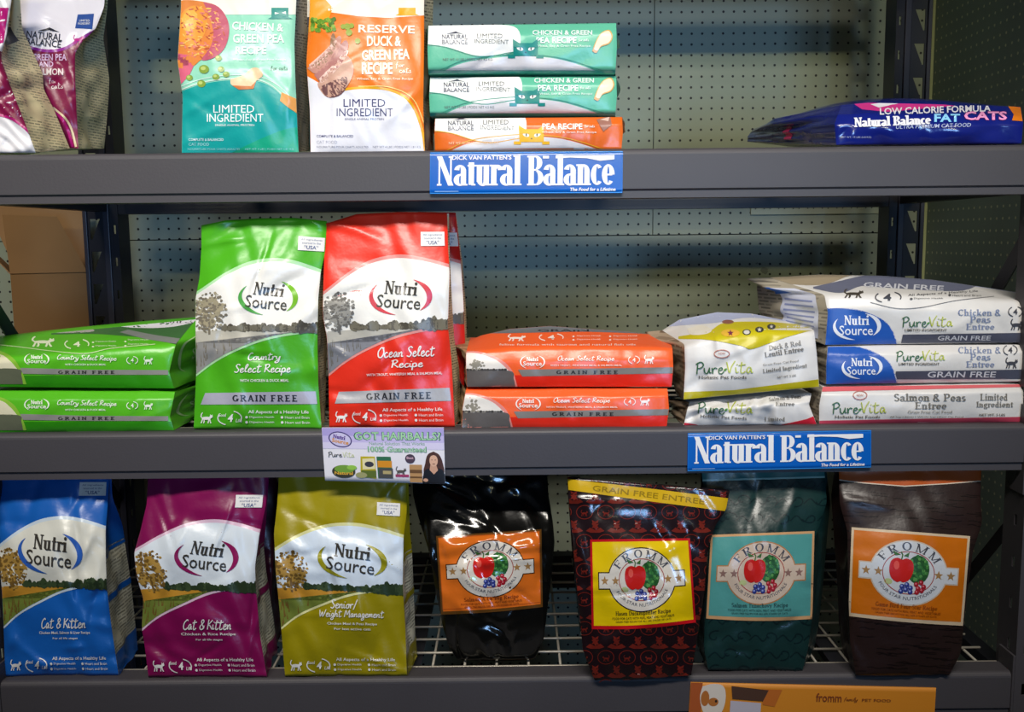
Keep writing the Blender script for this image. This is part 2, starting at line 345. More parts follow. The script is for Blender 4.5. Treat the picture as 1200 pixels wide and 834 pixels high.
class Bag:
    def __init__(s, name, label, cat_, left, right, Y0, depth, base, gusset=None, lean=((0, .0), (1, 0)), puff=.012, creases=40, amp=.005, seed=1, top=None,
                 back_l=None, back_r=None, pinch=True, rough=.33, stiff=False, group=None, bulge=0.0, nu=56, nv=76, foot_z=None, cw=(.02, .07), coat=0.0, part='pouch', end_taper=0.0, bump=.28):
        s.stiff = stiff; s.L, s.R = edge(left), edge(right); s.Y0 = Y0; s.depth = depth; s.puff = puff; s.top = top; s.rough = rough; s.coat = coat
        la = np.array(lean, float); s.lean = lambda v: np.interp(v, la[:, 0], la[:, 1])
        lo = np.linspace(0, 1, 101); lv = s.lean(lo); ker = np.hanning(13); ker /= ker.sum(); lv = np.convolve(np.pad(lv, 6, 'edge'), ker, 'valid'); s.lean = lambda v: np.interp(v, lo, lv)
        rnd = random.Random(seed); lx, ly = s.L(.5)[0], 0; s.wpx = float(abs(s.R(.5)[0] - s.L(.5)[0])); s.hpx = float(s.L(1)[1] - s.L(0)[1]); asp = s.hpx / s.wpx
        s.asp = asp; s.cre = []
        for i in range(creases):
            th = rnd.choice([rnd.uniform(0, math.pi), rnd.gauss(0, .35), rnd.gauss(math.pi / 2, .4)])
            s.cre.append((rnd.uniform(-.05, 1.05), rnd.uniform(-.05, 1.05) * asp, math.cos(th), math.sin(th), rnd.uniform(*cw), rnd.uniform(.08, .35), rnd.uniform(-1, 1) * amp))
        s.amp = amp; s.ph = [rnd.uniform(0, 6.28) for _ in range(8)]
        s.layers = {}
        nvv = nv; V = np.linspace(0, 1, nvv + 1); U = np.linspace(0, 1, nu + 1)
        uu, vv = np.meshgrid(U, V)
        front = s.at(uu, vv)                                             # (nv+1, nu+1, 3)
        yb0 = Y0 + depth
        def pin(v): return np.clip((.42 - v) / .42, 0, 1) ** 1.5 if pinch else 0 * v
        yb = yb0 - (depth * .5 - .002) * pin(V)
        if pinch == 'back': yb = yb0 - 0 * V
        yfl, yfr = front[:, 0, 1], front[:, -1, 1]
        yb = np.maximum(yb, np.maximum(yfl, yfr) + .003)
        def backedge(px, fr):
            if px is None: e = fr.copy(); e[:, 1] = yb; return e
            x, y = edge(px)(V); return PT(x, y, yb)
        BL, BR = backedge(back_l, front[:, 0]), backedge(back_r, front[:, -1])
        if end_taper:                                                    # far edges drawn together like a cushion
            for B in (BL, BR): B[:, 2] += (B[:, 2].mean() - B[:, 2]) * end_taper
        zf = foot_z
        if zf is not None:
            front[-1, :, 2] = np.maximum(front[-1, :, 2], zf)
            BL[:, 2] = np.maximum(BL[:, 2], zf); BR[:, 2] = np.maximum(BR[:, 2], zf)
        nb = 14; tb = np.linspace(0, 1, nb + 1)
        back = BL[:, None] * (1 - tb)[None, :, None] + BR[:, None] * tb[None, :, None]
        back[..., 1] += puff * .7 * np.sin(math.pi * tb)[None] ** .6 * np.sin(math.pi * V)[:, None] ** .5
        ctr = PT(float(s.L(1)[0] + s.R(1)[0]) / 2, float(s.L(1)[1] + s.R(1)[1]) / 2, Y0 + depth / 2)
        s.root = thing(name, label, cat_, (ctr[0], ctr[1], float(front[-1, :, 2].min())), group)
        s.bump = 0 if stiff else bump; s.body_mat = mat(base, rough=rough, coat=coat, bump=s.bump, bscale=38) if isinstance(base, str) else base
        verts = []; faces = []
        def grid(G):
            k = len(verts); a, b = G.shape[:2]; verts.extend(G.reshape(-1, 3).tolist())
            for i in range(a - 1):
                for j in range(b - 1):
                    faces.append((k + i * b + j, k + i * b + j + 1, k + (i + 1) * b + j + 1, k + (i + 1) * b + j))
        grid(front[:, ::-1]); grid(back)
        def cap(i, bul):                                                  # top and foot
            n = 17; tw = np.linspace(0, 1, n)
            fb = np.stack([np.interp(U, tb, back[i, :, k]) for k in range(3)], 1)
            G = front[i][None] * (1 - tw)[:, None, None] + fb[None] * tw[:, None, None]
            G[..., 2] += bul * (np.sin(math.pi * tw) ** .8)[:, None] * (np.sin(math.pi * U) ** .6)[None]
            return G
        grid(cap(0, bulge)); grid(cap(nvv, 0.0)[::-1])
        gm = None
        gus = []
        for side, F, B in ((-1, front[:, 0], BL), (1, front[:, -1], BR)):
            n = 11; tw = np.linspace(0, 1, n); d = np.linalg.norm(F - B, axis=1)
            fold = np.sqrt(np.maximum((depth * .5) ** 2 - (d * .5) ** 2, 0)) * .55
            fold = (np.minimum(fold, .03) + .004 * np.sin(math.pi * V)) * (0 if stiff else 1)
            G = F[:, None] * (1 - tw)[None, :, None] + B[:, None] * tw[None, :, None]
            dirx = np.array([1.0, 0, 0])
            prof = 1 - np.abs(2 * tw - 1)
            wob = (0 if stiff else .003) * np.sin(V * 23 + s.ph[0])[:, None] * np.sin(tw * 9 + s.ph[1])[None] * np.sin(math.pi * tw)[None]
            sgn = -side if pinch else side
            G[..., 0] += sgn * fold[:, None] * prof[None] + wob
            gus.append(G if side > 0 else G[:, ::-1])
        s.pouch = mesh(part, verts, faces, s.body_mat, parent=s.root)
        me = s.pouch.data; bm = bmesh.new(); bm.from_mesh(me); bmesh.ops.remove_doubles(bm, verts=bm.verts, dist=1e-5); bmesh.ops.recalc_face_normals(bm, faces=bm.faces); bm.to_mesh(me); bm.free()
        me.polygons.foreach_set('use_smooth', [True] * len(me.polygons))
        gmat = gusset if gusset is not None else s.body_mat
        s.gus = gus
        for G in gus:
            verts = []; faces = []; grid(G); mesh('side_gusset', verts, faces, gmat, parent=s.root)
    def px(s, u, v):
        lx, ly = s.L(v); rx, ry = s.R(v); x = lx * (1 - u) + rx * u; y = ly * (1 - u) + ry * u
        if s.top is not None:
            t = np.array(s.top, float); y = y + np.interp(u, t[:, 0], t[:, 1]) * np.clip(1 - v * 1.4, 0, 1) ** 2
        return x, y
    def rel(s, u, v):                                                    # relief towards the viewer
        r = s.puff * np.clip(np.sin(math.pi * np.clip(u, 0, 1)), 0, 1) ** .55 * np.clip(np.sin(math.pi * np.clip(v * .92 + .08, 0, 1)), 0, 1) ** .5
        y = v * s.asp; p = s.ph
        for (a, b, c, q, wd, ln, am) in s.cre:
            dx, dy = u - a, y - b; n = -dx * q + dy * c; l = dx * c + dy * q
            r = r + am * np.exp(-(n / wd) ** 2 - (l / ln) ** 2)
        r = r + s.amp * .5 * np.sin(7 * u + 3 * y + p[2] + 1.5 * np.sin(4 * y + p[3])) + s.amp * .25 * np.sin(17 * u - 13 * y + p[4] + 2 * np.sin(9 * u + p[5]))
        return r
    def at(s, u, v, off=0.0):
        x, y = s.px(u, v); return PT(x, y, s.Y0 + s.lean(v) - s.rel(u, v) - off)
    def to_uv(s, x, y):                                                  # place on the front panel that carries a drawing's point
        lo = np.full(x.shape, -.3); hi = np.full(x.shape, 1.3); u = x * 0
        for _ in range(26):
            v = (lo + hi) / 2; lx, ly = s.L(np.clip(v, 0, 1)); rx, ry = s.R(np.clip(v, 0, 1))
            u = (x - lx) / (rx - lx); uc = np.clip(u, 0, 1); yy = ly * (1 - uc) + ry * uc + (v - np.clip(v, 0, 1)) * s.hpx
            if s.top is not None:
                t = np.array(s.top, float); yy = yy + np.interp(uc, t[:, 0], t[:, 1]) * np.clip(1 - v * 1.4, 0, 1) ** 2
            big = yy > y; hi = np.where(big, v, hi); lo = np.where(big, lo, v)
        return u, v
    def draw(s, shapes, col, layer=1, part='print', size=None, quad=None, step=3.2, rough=None, clip=None):
        """print shapes on the front: size=(w, h) maps a w x h drawing onto the whole panel, quad maps it onto four corners, else photo frame units"""
        if isinstance(shapes, tuple): shapes = [shapes]
        bm = bmesh.new()
        for q_, (Vv, F) in enumerate(shapes):
            bv = [bm.verts.new((float(a), float(b), q_ * .01)) for a, b in Vv]
            for f in F:
                try: bm.faces.new([bv[i] for i in f])
                except ValueError: pass
        if not bm.faces: bm.free(); return
        big = [f for f in bm.faces if len(f.verts) > 4]
        if big: bmesh.ops.triangulate(bm, faces=big)
        A = np.array([v.co[:2] for v in bm.verts]); lo, hi = A.min(0), A.max(0)
        sx = sy = step
        if size is not None: sx, sy = step * size[0] / s.wpx, step * size[1] / s.hpx
        if quad is not None: q = np.array(quad['p'], float); sx, sy = step * quad['w'] / np.linalg.norm(q[1] - q[0]), step * quad['h'] / np.linalg.norm(q[3] - q[0])
        for ax, st in ((0, sx), (1, sy)):
            k = math.ceil(lo[ax] / st + 1e-6)
            while k * st < hi[ax] - 1e-6:
                co = [0, 0, 0]; no = [0, 0, 0]; co[ax] = k * st; no[ax] = 1
                bmesh.ops.bisect_plane(bm, geom=bm.verts[:] + bm.edges[:] + bm.faces[:], plane_co=co, plane_no=no, dist=1e-7); k += 1
        A = np.array([v.co[:2] for v in bm.verts])
        if size is not None: u, v = A[:, 0] / size[0], A[:, 1] / size[1]
        else:
            if quad is not None:
                a, b = (A[:, 0] / quad['w'])[:, None], (A[:, 1] / quad['h'])[:, None]
                A = q[0] * (1 - a) * (1 - b) + q[1] * a * (1 - b) + q[2] * a * b + q[3] * (1 - a) * b
                if 'bend' in quad: A = np.stack([A[:, 0], A[:, 1] + quad['bend'] * np.sin(math.pi * a[:, 0]) * b[:, 0]], 1)
            u, v = s.to_uv(A[:, 0], A[:, 1])
        for i, vt in enumerate(bm.verts): vt.co = (u[i], v[i], vt.co.z)
        for co, no in (((0.001, 0, 0), (-1, 0, 0)), ((.999, 0, 0), (1, 0, 0)), ((0, 0.001, 0), (0, -1, 0)), ((0, .999, 0), (0, 1, 0))):
            bmesh.ops.bisect_plane(bm, geom=bm.verts[:] + bm.edges[:] + bm.faces[:], plane_co=co, plane_no=no, dist=1e-7, clear_outer=True)
        bmesh.ops.dissolve_degenerate(bm, dist=1.5e-5, edges=bm.edges[:])
        if bm.verts and bm.faces:
            A = np.array([v.co[:2] for v in bm.verts]); P = s.at(A[:, 0], A[:, 1], .00028 + .00022 * layer + np.minimum(np.array([v.co.z for v in bm.verts]) * .0003, .00015))
            bm.verts.index_update()
            k = s.layers.setdefault(part, ([], [], [], []))
            n = len(k[0]); k[0].extend(P.tolist())
            m = mat(col, rough=s.rough if rough is None else rough, coat=s.coat, bump=s.bump, bscale=38) if isinstance(col, str) else col
            if m not in k[3]: k[3].append(m)
            mi = k[3].index(m)
            for f in bm.faces: k[1].append(tuple(n + x.index for x in f.verts)[::-1]); k[2].append(mi)
        bm.free()
    def on_side(s, shapes, col, side=1, part='gusset_print', layer=1):   # drawing in (0..1 across, 0..1 down) on a gusset
        G = s.gus[1] if side > 0 else s.gus[0][:, ::-1]
        a, b = G.shape[:2]; k = s.layers.setdefault(part, ([], [], [], [])); m = mat(col, rough=s.rough) if isinstance(col, str) else col
        if m not in k[3]: k[3].append(m)
        mi = k[3].index(m)
        for Vv, F in ([shapes] if isinstance(shapes, tuple) else shapes):
            bm = bmesh.new(); bv = [bm.verts.new((float(x), float(y), 0)) for x, y in Vv]
            for f in F: bm.faces.new([bv[i] for i in f])
            bmesh.ops.triangulate(bm, faces=bm.faces[:])
            for ax, st in ((0, .1), (1, 1 / 40)):
                for q in range(1, int(1 / st + .5)):
                    co = [0, 0, 0]; no = [0, 0, 0]; co[ax] = q * st; no[ax] = 1
                    bmesh.ops.bisect_plane(bm, geom=bm.verts[:] + bm.edges[:] + bm.faces[:], plane_co=co, plane_no=no, dist=1e-7)
            n = len(k[0]); bm.verts.index_update()
            for v in bm.verts:
                x, y = min(max(v.co.x, 0), 1) * (b - 1), min(max(v.co.y, 0), 1) * (a - 1); i, j = min(int(y), a - 2), min(int(x), b - 2); fy, fx = y - i, x - j
                p = (G[i, j] * (1 - fx) + G[i, j + 1] * fx) * (1 - fy) + (G[i + 1, j] * (1 - fx) + G[i + 1, j + 1] * fx) * fy
                k[0].append([p[0] + side * (.0005 + .0003 * layer), p[1] - .0004 * layer, p[2]])
            for f in bm.faces: k[1].append(tuple(n + x.index for x in f.verts)); k[2].append(mi)
            bm.free()
    def done(s):
        base = None
        for part, (V, F, M, mm) in sorted(s.layers.items(), key=lambda k: k[0] != 'paper_label'):
            o = mesh(part, V, F, mm, M, parent=s.root, smooth=not s.stiff)
            if part == 'paper_label': base = o
            elif base is not None and part in ('brand_name', 'fruit_picture', 'lettering'): o.parent = base; o.matrix_parent_inverse = Matrix.Identity(4)
        return s

# ------------------------------------------------------------------ the setting
ZD = {'low': EYE - .719, 'mid': EYE - .303, 'high': EYE + .1355, 'upper': EYE + .607}
YF, YB, YW = 1.50, 2.10, 2.40     # front of the beams, front of the rear posts, pegboard wall
XL, XR, XW = -.854, .823, 1.03    # inner edges of the posts, right wall

def pegboard(side, hole, board, vary=.1):
    m = bpy.data.materials.new('pegboard_' + side); m.use_nodes = True; nt = m.node_tree; b = nt.nodes['Principled BSDF']; b.inputs['Roughness'].default_value = .55
    tc = nt.nodes.new('ShaderNodeTexCoord'); sp = nt.nodes.new('ShaderNodeSeparateXYZ'); nt.links.new(tc.outputs['Object'], sp.inputs[0])
    def M(op, a, c=None):
        n = nt.nodes.new('ShaderNodeMath'); n.operation = op
        for i, x in enumerate((a, c)):
            if x is None: continue
            if isinstance(x, (int, float)): n.inputs[i].default_value = x
            else: nt.links.new(x, n.inputs[i])
        return n.outputs[0]
    ax = sp.outputs['X'] if side == 'back' else sp.outputs['Y']
    def cell(o): return M('SUBTRACT', M('FRACT', M('DIVIDE', o, .0254)), .5)
    cx, cz = cell(ax), cell(sp.outputs['Z'])
    d = M('SQRT', M('ADD', M('MULTIPLY', cx, cx), M('MULTIPLY', cz, cz)))
    inside = M('LESS_THAN', d, .115)
    n = nt.nodes.new('ShaderNodeTexNoise'); n.inputs['Scale'].default_value = 2.2; n.inputs['Detail'].default_value = 4; nt.links.new(tc.outputs['Object'], n.inputs['Vector'])
    r = nt.nodes.new('ShaderNodeValToRGB'); c = lin(board); r.color_ramp.elements[0].position = .35; r.color_ramp.elements[1].position = .65
    r.color_ramp.elements[0].color = (*[x * (1 - vary) for x in c], 1); r.color_ramp.elements[1].color = (*c, 1); nt.links.new(n.outputs['Fac'], r.inputs[0])
    # scuffs with a shape of their own
    n2 = nt.nodes.new('ShaderNodeTexNoise'); n2.inputs['Scale'].default_value = 9; n2.inputs['Detail'].default_value = 6; nt.links.new(tc.outputs['Object'], n2.inputs['Vector'])
    sc = M('MULTIPLY', M('GREATER_THAN', n2.outputs['Fac'], .74), .5)
    m1 = nt.nodes.new('ShaderNodeMix'); m1.data_type = 'RGBA'; nt.links.new(sc, m1.inputs[0]); nt.links.new(r.outputs[0], m1.inputs[6]); m1.inputs[7].default_value = (.05, .05, .045, 1)
    m2 = nt.nodes.new('ShaderNodeMix'); m2.data_type = 'RGBA'; nt.links.new(inside, m2.inputs[0]); nt.links.new(m1.outputs[2], m2.inputs[6]); m2.inputs[7].default_value = (*lin(hole), 1)
    nt.links.new(m2.outputs[2], b.inputs['Base Color'])
    bp = nt.nodes.new('ShaderNodeBump'); bp.invert = True; bp.inputs['Strength'].default_value = .5; bp.inputs['Distance'].default_value = .002
    nt.links.new(inside, bp.inputs['Height']); nt.links.new(bp.outputs[0], b.inputs['Normal'])
    return m
def struct(name, mb, m, **k):
    o = mb.build(name, m, **k); o['kind'] = 'structure'; return o

zs = float(PT(600, 277, YW)[2])   # seam between the pegboard sheets
xs = float(PT(765, 260, YW)[0])
pegm = pegboard('back', '#0b0b0c', '#a3ab96')
b = MB(); b.box(-2.6, XW + .02, YW, YW + .02, 0, zs - .0012); b.box(-2.6, xs - .001, YW, YW + .02, zs + .0012, 3.0); b.box(xs + .001, XW + .02, YW, YW + .02, zs + .0012, 3.0)
struct('wall_back', b, pegm)
b = MB(); b.box(-2.6, XW + .03, YW + .021, YW + .05, 0, 3.0); struct('wall_behind', b, mat('#1c1c1c', rough=.9))
b = MB(); b.box(XW, XW + .02, .9, YW, 0, 3.0); struct('wall_right', b, pegboard('right', '#c9c9a6', '#7f8f86'))  # pale hole colour paints in light shining through from behind
b = MB(); b.box(XW - .012, XW, YW - .012, YW, 0, 3.0); struct('trim_1', b, mat('#b5bb84', rough=.5))
b = MB(); b.box(-9, 9, -12, YW + .05, -.05, 0); struct('floor', b, mat('#57534c', rough=.6, vary=.15))

# ------------------------------------------------------------------ the rack
steel = mat('#444145', rough=.5, spec=.4, bump=.05, bscale=240, vary=.06, vscale=5)
dark = mat('#22222a', rough=.45, spec=.4)
rail = mat('#34333f', rough=.42)
rack = thing('shelving_rack', 'dark grey steel shelving rack holding all the bags of pet food', 'shelf rack', (0, YF, 0))
BH = .0755
def beam_profile(y, z, dirn=1):
    # stepped box beam seen end-on: rounded top nose, flat face, thin lip below
    r = .009; P = [(y + dirn * .042, z), (y + dirn * r, z)]
    P += [(y + dirn * (r - r * math.sin(a)), z - r + r * math.cos(a)) for a in np.linspace(.25, math.pi / 2, 5)]
    P += [(y, z - BH + .014), (y + dirn * .004, z - BH + .011), (y + dirn * .004, z - BH), (y + dirn * .042, z - BH)]
    return P
for key, z in ZD.items():
    b = MB(); b.sweep(beam_profile(YF, z), XL, XR); b.build('front_beam', steel, rack)
    b = MB(); b.sweep(beam_profile(YB + .045, z, -1), XL, XR); b.build('rear_beam', dark, rack)  # darker than the front beam: shade on its inner face painted in
    for x0, sgn in ((XL, -1), (XR, 1)):                        # hooked end plates and the side ties between the posts
        b = MB(); b.box(min(x0, x0 - sgn * .004), max(x0, x0 - sgn * .004), YF - .003, YF + .045, z - .115, z + .03)
        b.build('beam_bracket', steel, rack, bevel=.0008)
        b = MB(); b.box(min(x0 + sgn * .02, x0 + sgn * .05), max(x0 + sgn * .02, x0 + sgn * .05), YF + .05, YB, z - .07, z - .035); b.build('side_tie', dark, rack)
def post(x, s, y, back):
    b = MB(); N = 29; c = .0705
    def bx(a0, a1, z0, z1): X0, X1 = sorted((x + s * a0, x + s * a1)); b.box(X0, X1, y, y + .003, z0, z1)
    for k in range(N):
        z = k * c + .01
        bx(0, .006, z, z + c); bx(.006, .0105, z, z + .03); bx(.006, .0105, z + .048, z + c); bx(.0105, .036, z, z + c); bx(.062, .076, z, z + c)
        bx(.036, .062, z, z + .018); bx(.036, .062, z + .062, z + c)
        b.prism([(x + s * .036, z + .018), (x + s * .058, z + .018), (x + s * .040, z + .062), (x + s * .036, z + .062)], y, y + .003)
    # folded channel sides
    for a0, a1, d in ((0, .003, .06), (.073, .076, .022)):
        X0, X1 = sorted((x + s * a0, x + s * a1)); b.box(X0, X1, y + .003, y + d, .01, N * c)
    b.build('post', dark, rack)
    b = MB()
    for a0, a1 in ((.018, .031), (.066, .075)):
        X0, X1 = sorted((x + s * a0, x + s * a1)); b.box(X0, X1, y - .006, y - .0002, .01, N * c)
    b.build('post_rib', rail, rack, bevel=.0015)
    X0, X1 = sorted((x - s * .012, x + s * .088)); b = MB(); b.box(X0, X1, y - .012, y + .07, 0, .01); b.build('foot_plate', dark, rack)
post(XL, -1, YB, True); post(XR, 1, YB, True)
def frontpost(x, s):
    b = MB(); N = 29; c = .0705
    for k in range(N):                                         # slotted face turned to the bay, and a plain front flange
        z = k * c + .01; X0, X1 = sorted((x, x + s * .0025))
        b.box(X0, X1, YF, YF + .018, z, z + c); b.box(X0, X1, YF + .026, YF + .06, z, z + c)
        b.box(X0, X1, YF + .018, YF + .026, z, z + .03); b.box(X0, X1, YF + .018, YF + .026, z + .048, z + c)
    X0, X1 = sorted((x, x + s * .075))
    for k in range(N):
        z = k * c + .01; h0, h1 = sorted((x + s * .012, x + s * .019))
        b.box(X0, min(h0, X1), YF - .003, YF, z, z + c) ; b.box(h1, X1, YF - .003, YF, z, z + c); b.box(h0, h1, YF - .003, YF, z, z + .03); b.box(h0, h1, YF - .003, YF, z + .05, z + c)
    b.build('post', steel, rack)
    X0, X1 = sorted((x - s * .0, x + s * .088)); b = MB(); b.box(X0, X1, YF - .012, YF + .07, 0, .01); b.build('foot_plate', dark, rack)
frontpost(XL, -1); frontpost(XR, 1)
for x, s in ((XL, -1), (XR, 1)):
    for zt in (EYE + (.07 if s > 0 else .01), EYE - .42):
        b = MB(); xx = x + s * .037; b.rod((xx, YF + .03, zt), (xx, YB + .01, zt - .60), .013, 4); b.build('diagonal_brace', dark, rack)

wirem = mat('#b9b2a4', rough=.35, metal=.35)
DN = {'low': 'lowest', 'mid': 'middle', 'high': 'top visible', 'upper': 'uppermost'}
for key, z in ZD.items():
    t = thing('wire_shelf_deck', {'low': 'pale wire grid deck under the row of standing bags on the lowest shelf', 'mid': 'wire grid deck of the middle shelf, under the stacks of flat bags',
              'high': 'wire grid deck of the high shelf behind the upper blue sign', 'upper': 'wire grid deck above the top edge of the picture'}[key], 'shelf deck', (0, 1.8, z - .006), 'wire decks of the rack')
    r = .0023; b = MB(); y = YF + .046
    while y < YB - .002: b.rod((XL + .006, y, z - .0024), (XR - .006, y, z - .0024), r, 6); y += .0566
    x = -.141 - 13 * .0547
    while x < XR - .01:
        b.rod((x, YF + .008, z - .0068), (x, YB + .004, z - .0068), r, 6); x += .0547
    b.build('wire_grid', wirem, t, smooth=True)
    for xx in (-.55, -.18, .2, .56):
        b = MB(); b.prism([(xx - .018, z - .0095), (xx + .018, z - .0095), (xx + .012, z - .03), (xx - .012, z - .03)], YF + .044, YB - .001); b.build('support_channel', dark, t)

# ------------------------------------------------------------------ bags of the landscape range (standing)
WHITE = '#e9e7e2'
def crescent_logo(b, ink, c1, c2, size=None, quad=None, cx=88, cy=89, wd=70, tilt=.10, part='brand_logo', name_ink=None, layer=6):
    k = wd / 70.0; kw = dict(size=size, quad=quad, part=part, step=2.5)
    def tr(sh):
        c, q = math.cos(tilt), math.sin(tilt)
        return [([(cx + k * (x * c - y * q), cy + k * (x * q + y * c)) for x, y in V], F) for V, F in ([sh] if isinstance(sh, tuple) else sh)]
    b.draw(tr(ring(2, 0, 36, 21, 5.2, 148, 262, taper=True)), c1, layer, **kw)
    b.draw(tr(ring(-2, 0, 36, 21, 6.4, 66, -42, taper=True)), c2, layer, **kw)
    b.draw(tr(fit(serif('Nutri', T=.21, t=.08, track=.03, tt=1.4), 0, -9, 38, 15)), ink, layer, **kw)
    b.draw(tr(fit(sans('Source', .008), -1, 6.5, 51, 14.5)), ink, layer, **kw)
def icon_row(b, y, size=None, quad=None, col=WHITE, part='lettering', s=1.0, x0=16):
    kw = dict(size=size, quad=quad, part=part)
    b.draw(cat(x0, y, 15 * s), col, 6, **kw)
    b.draw([ring(x0 + 27 * s, y, 14 * s, 8.5 * s, 1.3 * s, 70, -30), ring(x0 + 27 * s, y, 14 * s, 8.5 * s, 1.3 * s, 250, 150)], col, 6, **kw)
    b.draw(fit(sans('4', .03), x0 + 28 * s, y, 6 * s, 9.5 * s, .15), col, 6, **kw)
    b.draw(fit(sans('Good', .01), x0 + 18 * s, y - 3.5 * s, 9 * s, 4 * s, .15), col, 6, **kw)
    b.draw(fit(sans('Life', .01), x0 + 38 * s, y + 3 * s, 7 * s, 4 * s, .15), col, 6, **kw)
def landscape(b, top, bot, sky, hill, field, near, leafs, size, seed, tree=(20, 118, 24), line_y=120, band_cols=('#4c5540', '#3a4433'), fieldline=None):
    r = random.Random(seed)
    b.draw(under(top, bot), sky, 1, 'landscape_picture', size)
    # fields: far strip, then the meadow at the foot
    xs_ = [p[0] for p in bot]
    def on(c, x): return float(np.interp(x, [p[0] for p in c], [p[1] for p in c]))
    X = np.linspace(0, 150, 26)
    far = [(x, min(line_y + 2 + .02 * x, on(bot, x))) for x in X]
    b.draw(under(far, [(x, on(bot, x)) for x in X]), field, 2, 'landscape_picture', size)
    nr = [(x, min(line_y + 16 + .35 * x, on(bot, x))) for x in X]
    b.draw(under(nr, [(x, on(bot, x)) for x in X]), near, 3, 'landscape_picture', size)
    blobs = [[], []]
    x = 34.0
    while x < 152:                                             # the far line of trees
        h = 2.2 + 4.5 * r.random() * (.5 + .5 * math.sin(x * .13) ** 2) + (3 if x > 118 else 0)
        blobs[r.random() < .5].append(ell(x, line_y - h * .4 + .02 * x, 2.6 + r.random() * 2.4, h, 9)); x += 2.2
    tx, ty, tr = tree
    crown = [(tx + tr * .8 * math.sqrt(r.random()) * math.cos(a), ty - tr * .75 + tr * .8 * math.sqrt(r.random()) * math.sin(a)) for a in [r.uniform(0, 6.28) for _ in range(46)]]
    b.draw([ell(x_, y_, 3.4, 2.8, 8) for x_, y_ in crown], leafs[0], 3, 'landscape_picture', size)
    for i in range(230):                                       # leaves of the tree at the left
        a, q = r.uniform(0, 6.28), math.sqrt(r.random()); px, py = tx + tr * q * math.cos(a), ty - tr * .75 + tr * 1.15 * q * math.sin(a)
        if py < ty + tr * .45: blobs[2 if False else (r.random() < .45)].append((None, px, py, 0.9 + 1.5 * r.random()))
    for k in (0, 1):
        b.draw([o for o in blobs[k] if o[0] is not None], band_cols[k], 4, 'landscape_picture', size)
        b.draw([ell(o[1], o[2], o[3], o[3] * .8, 6) for o in blobs[k] if o[0] is None], leafs[k], 4 + k, 'landscape_picture', size)
    b.draw(rect(tx - 1.3, ty - 8, tx + 1.3, ty + tr * .5), leafs[1], 4, 'landscape_picture', size)
    tufts = []
    for i in range(60):
        px = r.uniform(0, 60); py = r.uniform(line_y + 18, line_y + 52)
        if py < on(bot, px) - 3: tufts.append(poly((px - .8, py + 3), (px + .8, py + 3), (px + r.uniform(-1.5, 1.5), py - 4 - 4 * r.random())))
    if tufts: b.draw(tufts, leafs[1], 4, 'landscape_picture', size)

SZ = (150, 246)
def usa_tag(b, x0, y0, x1, y1, ink='#3b4a7a', size=SZ):
    b.draw(rect(x0, y0, x1, y1), '#dcdad6', 6, 'paper_sticker', size, rough=.5)
    cx = (x0 + x1) / 2
    b.draw(fit(sans('All ingredients'), cx, y0 + 3.6, (x1 - x0) * .8, 2.6), ink, 7, 'paper_sticker', size)
    b.draw(fit(sans('sourced in the'), cx, y0 + 7.2, (x1 - x0) * .7, 2.4), ink, 7, 'paper_sticker', size)
    b.draw(fit(sans('*USA*', .02), cx, y0 + 12.2, (x1 - x0) * .55, 4.6), ink, 7, 'paper_sticker', size)

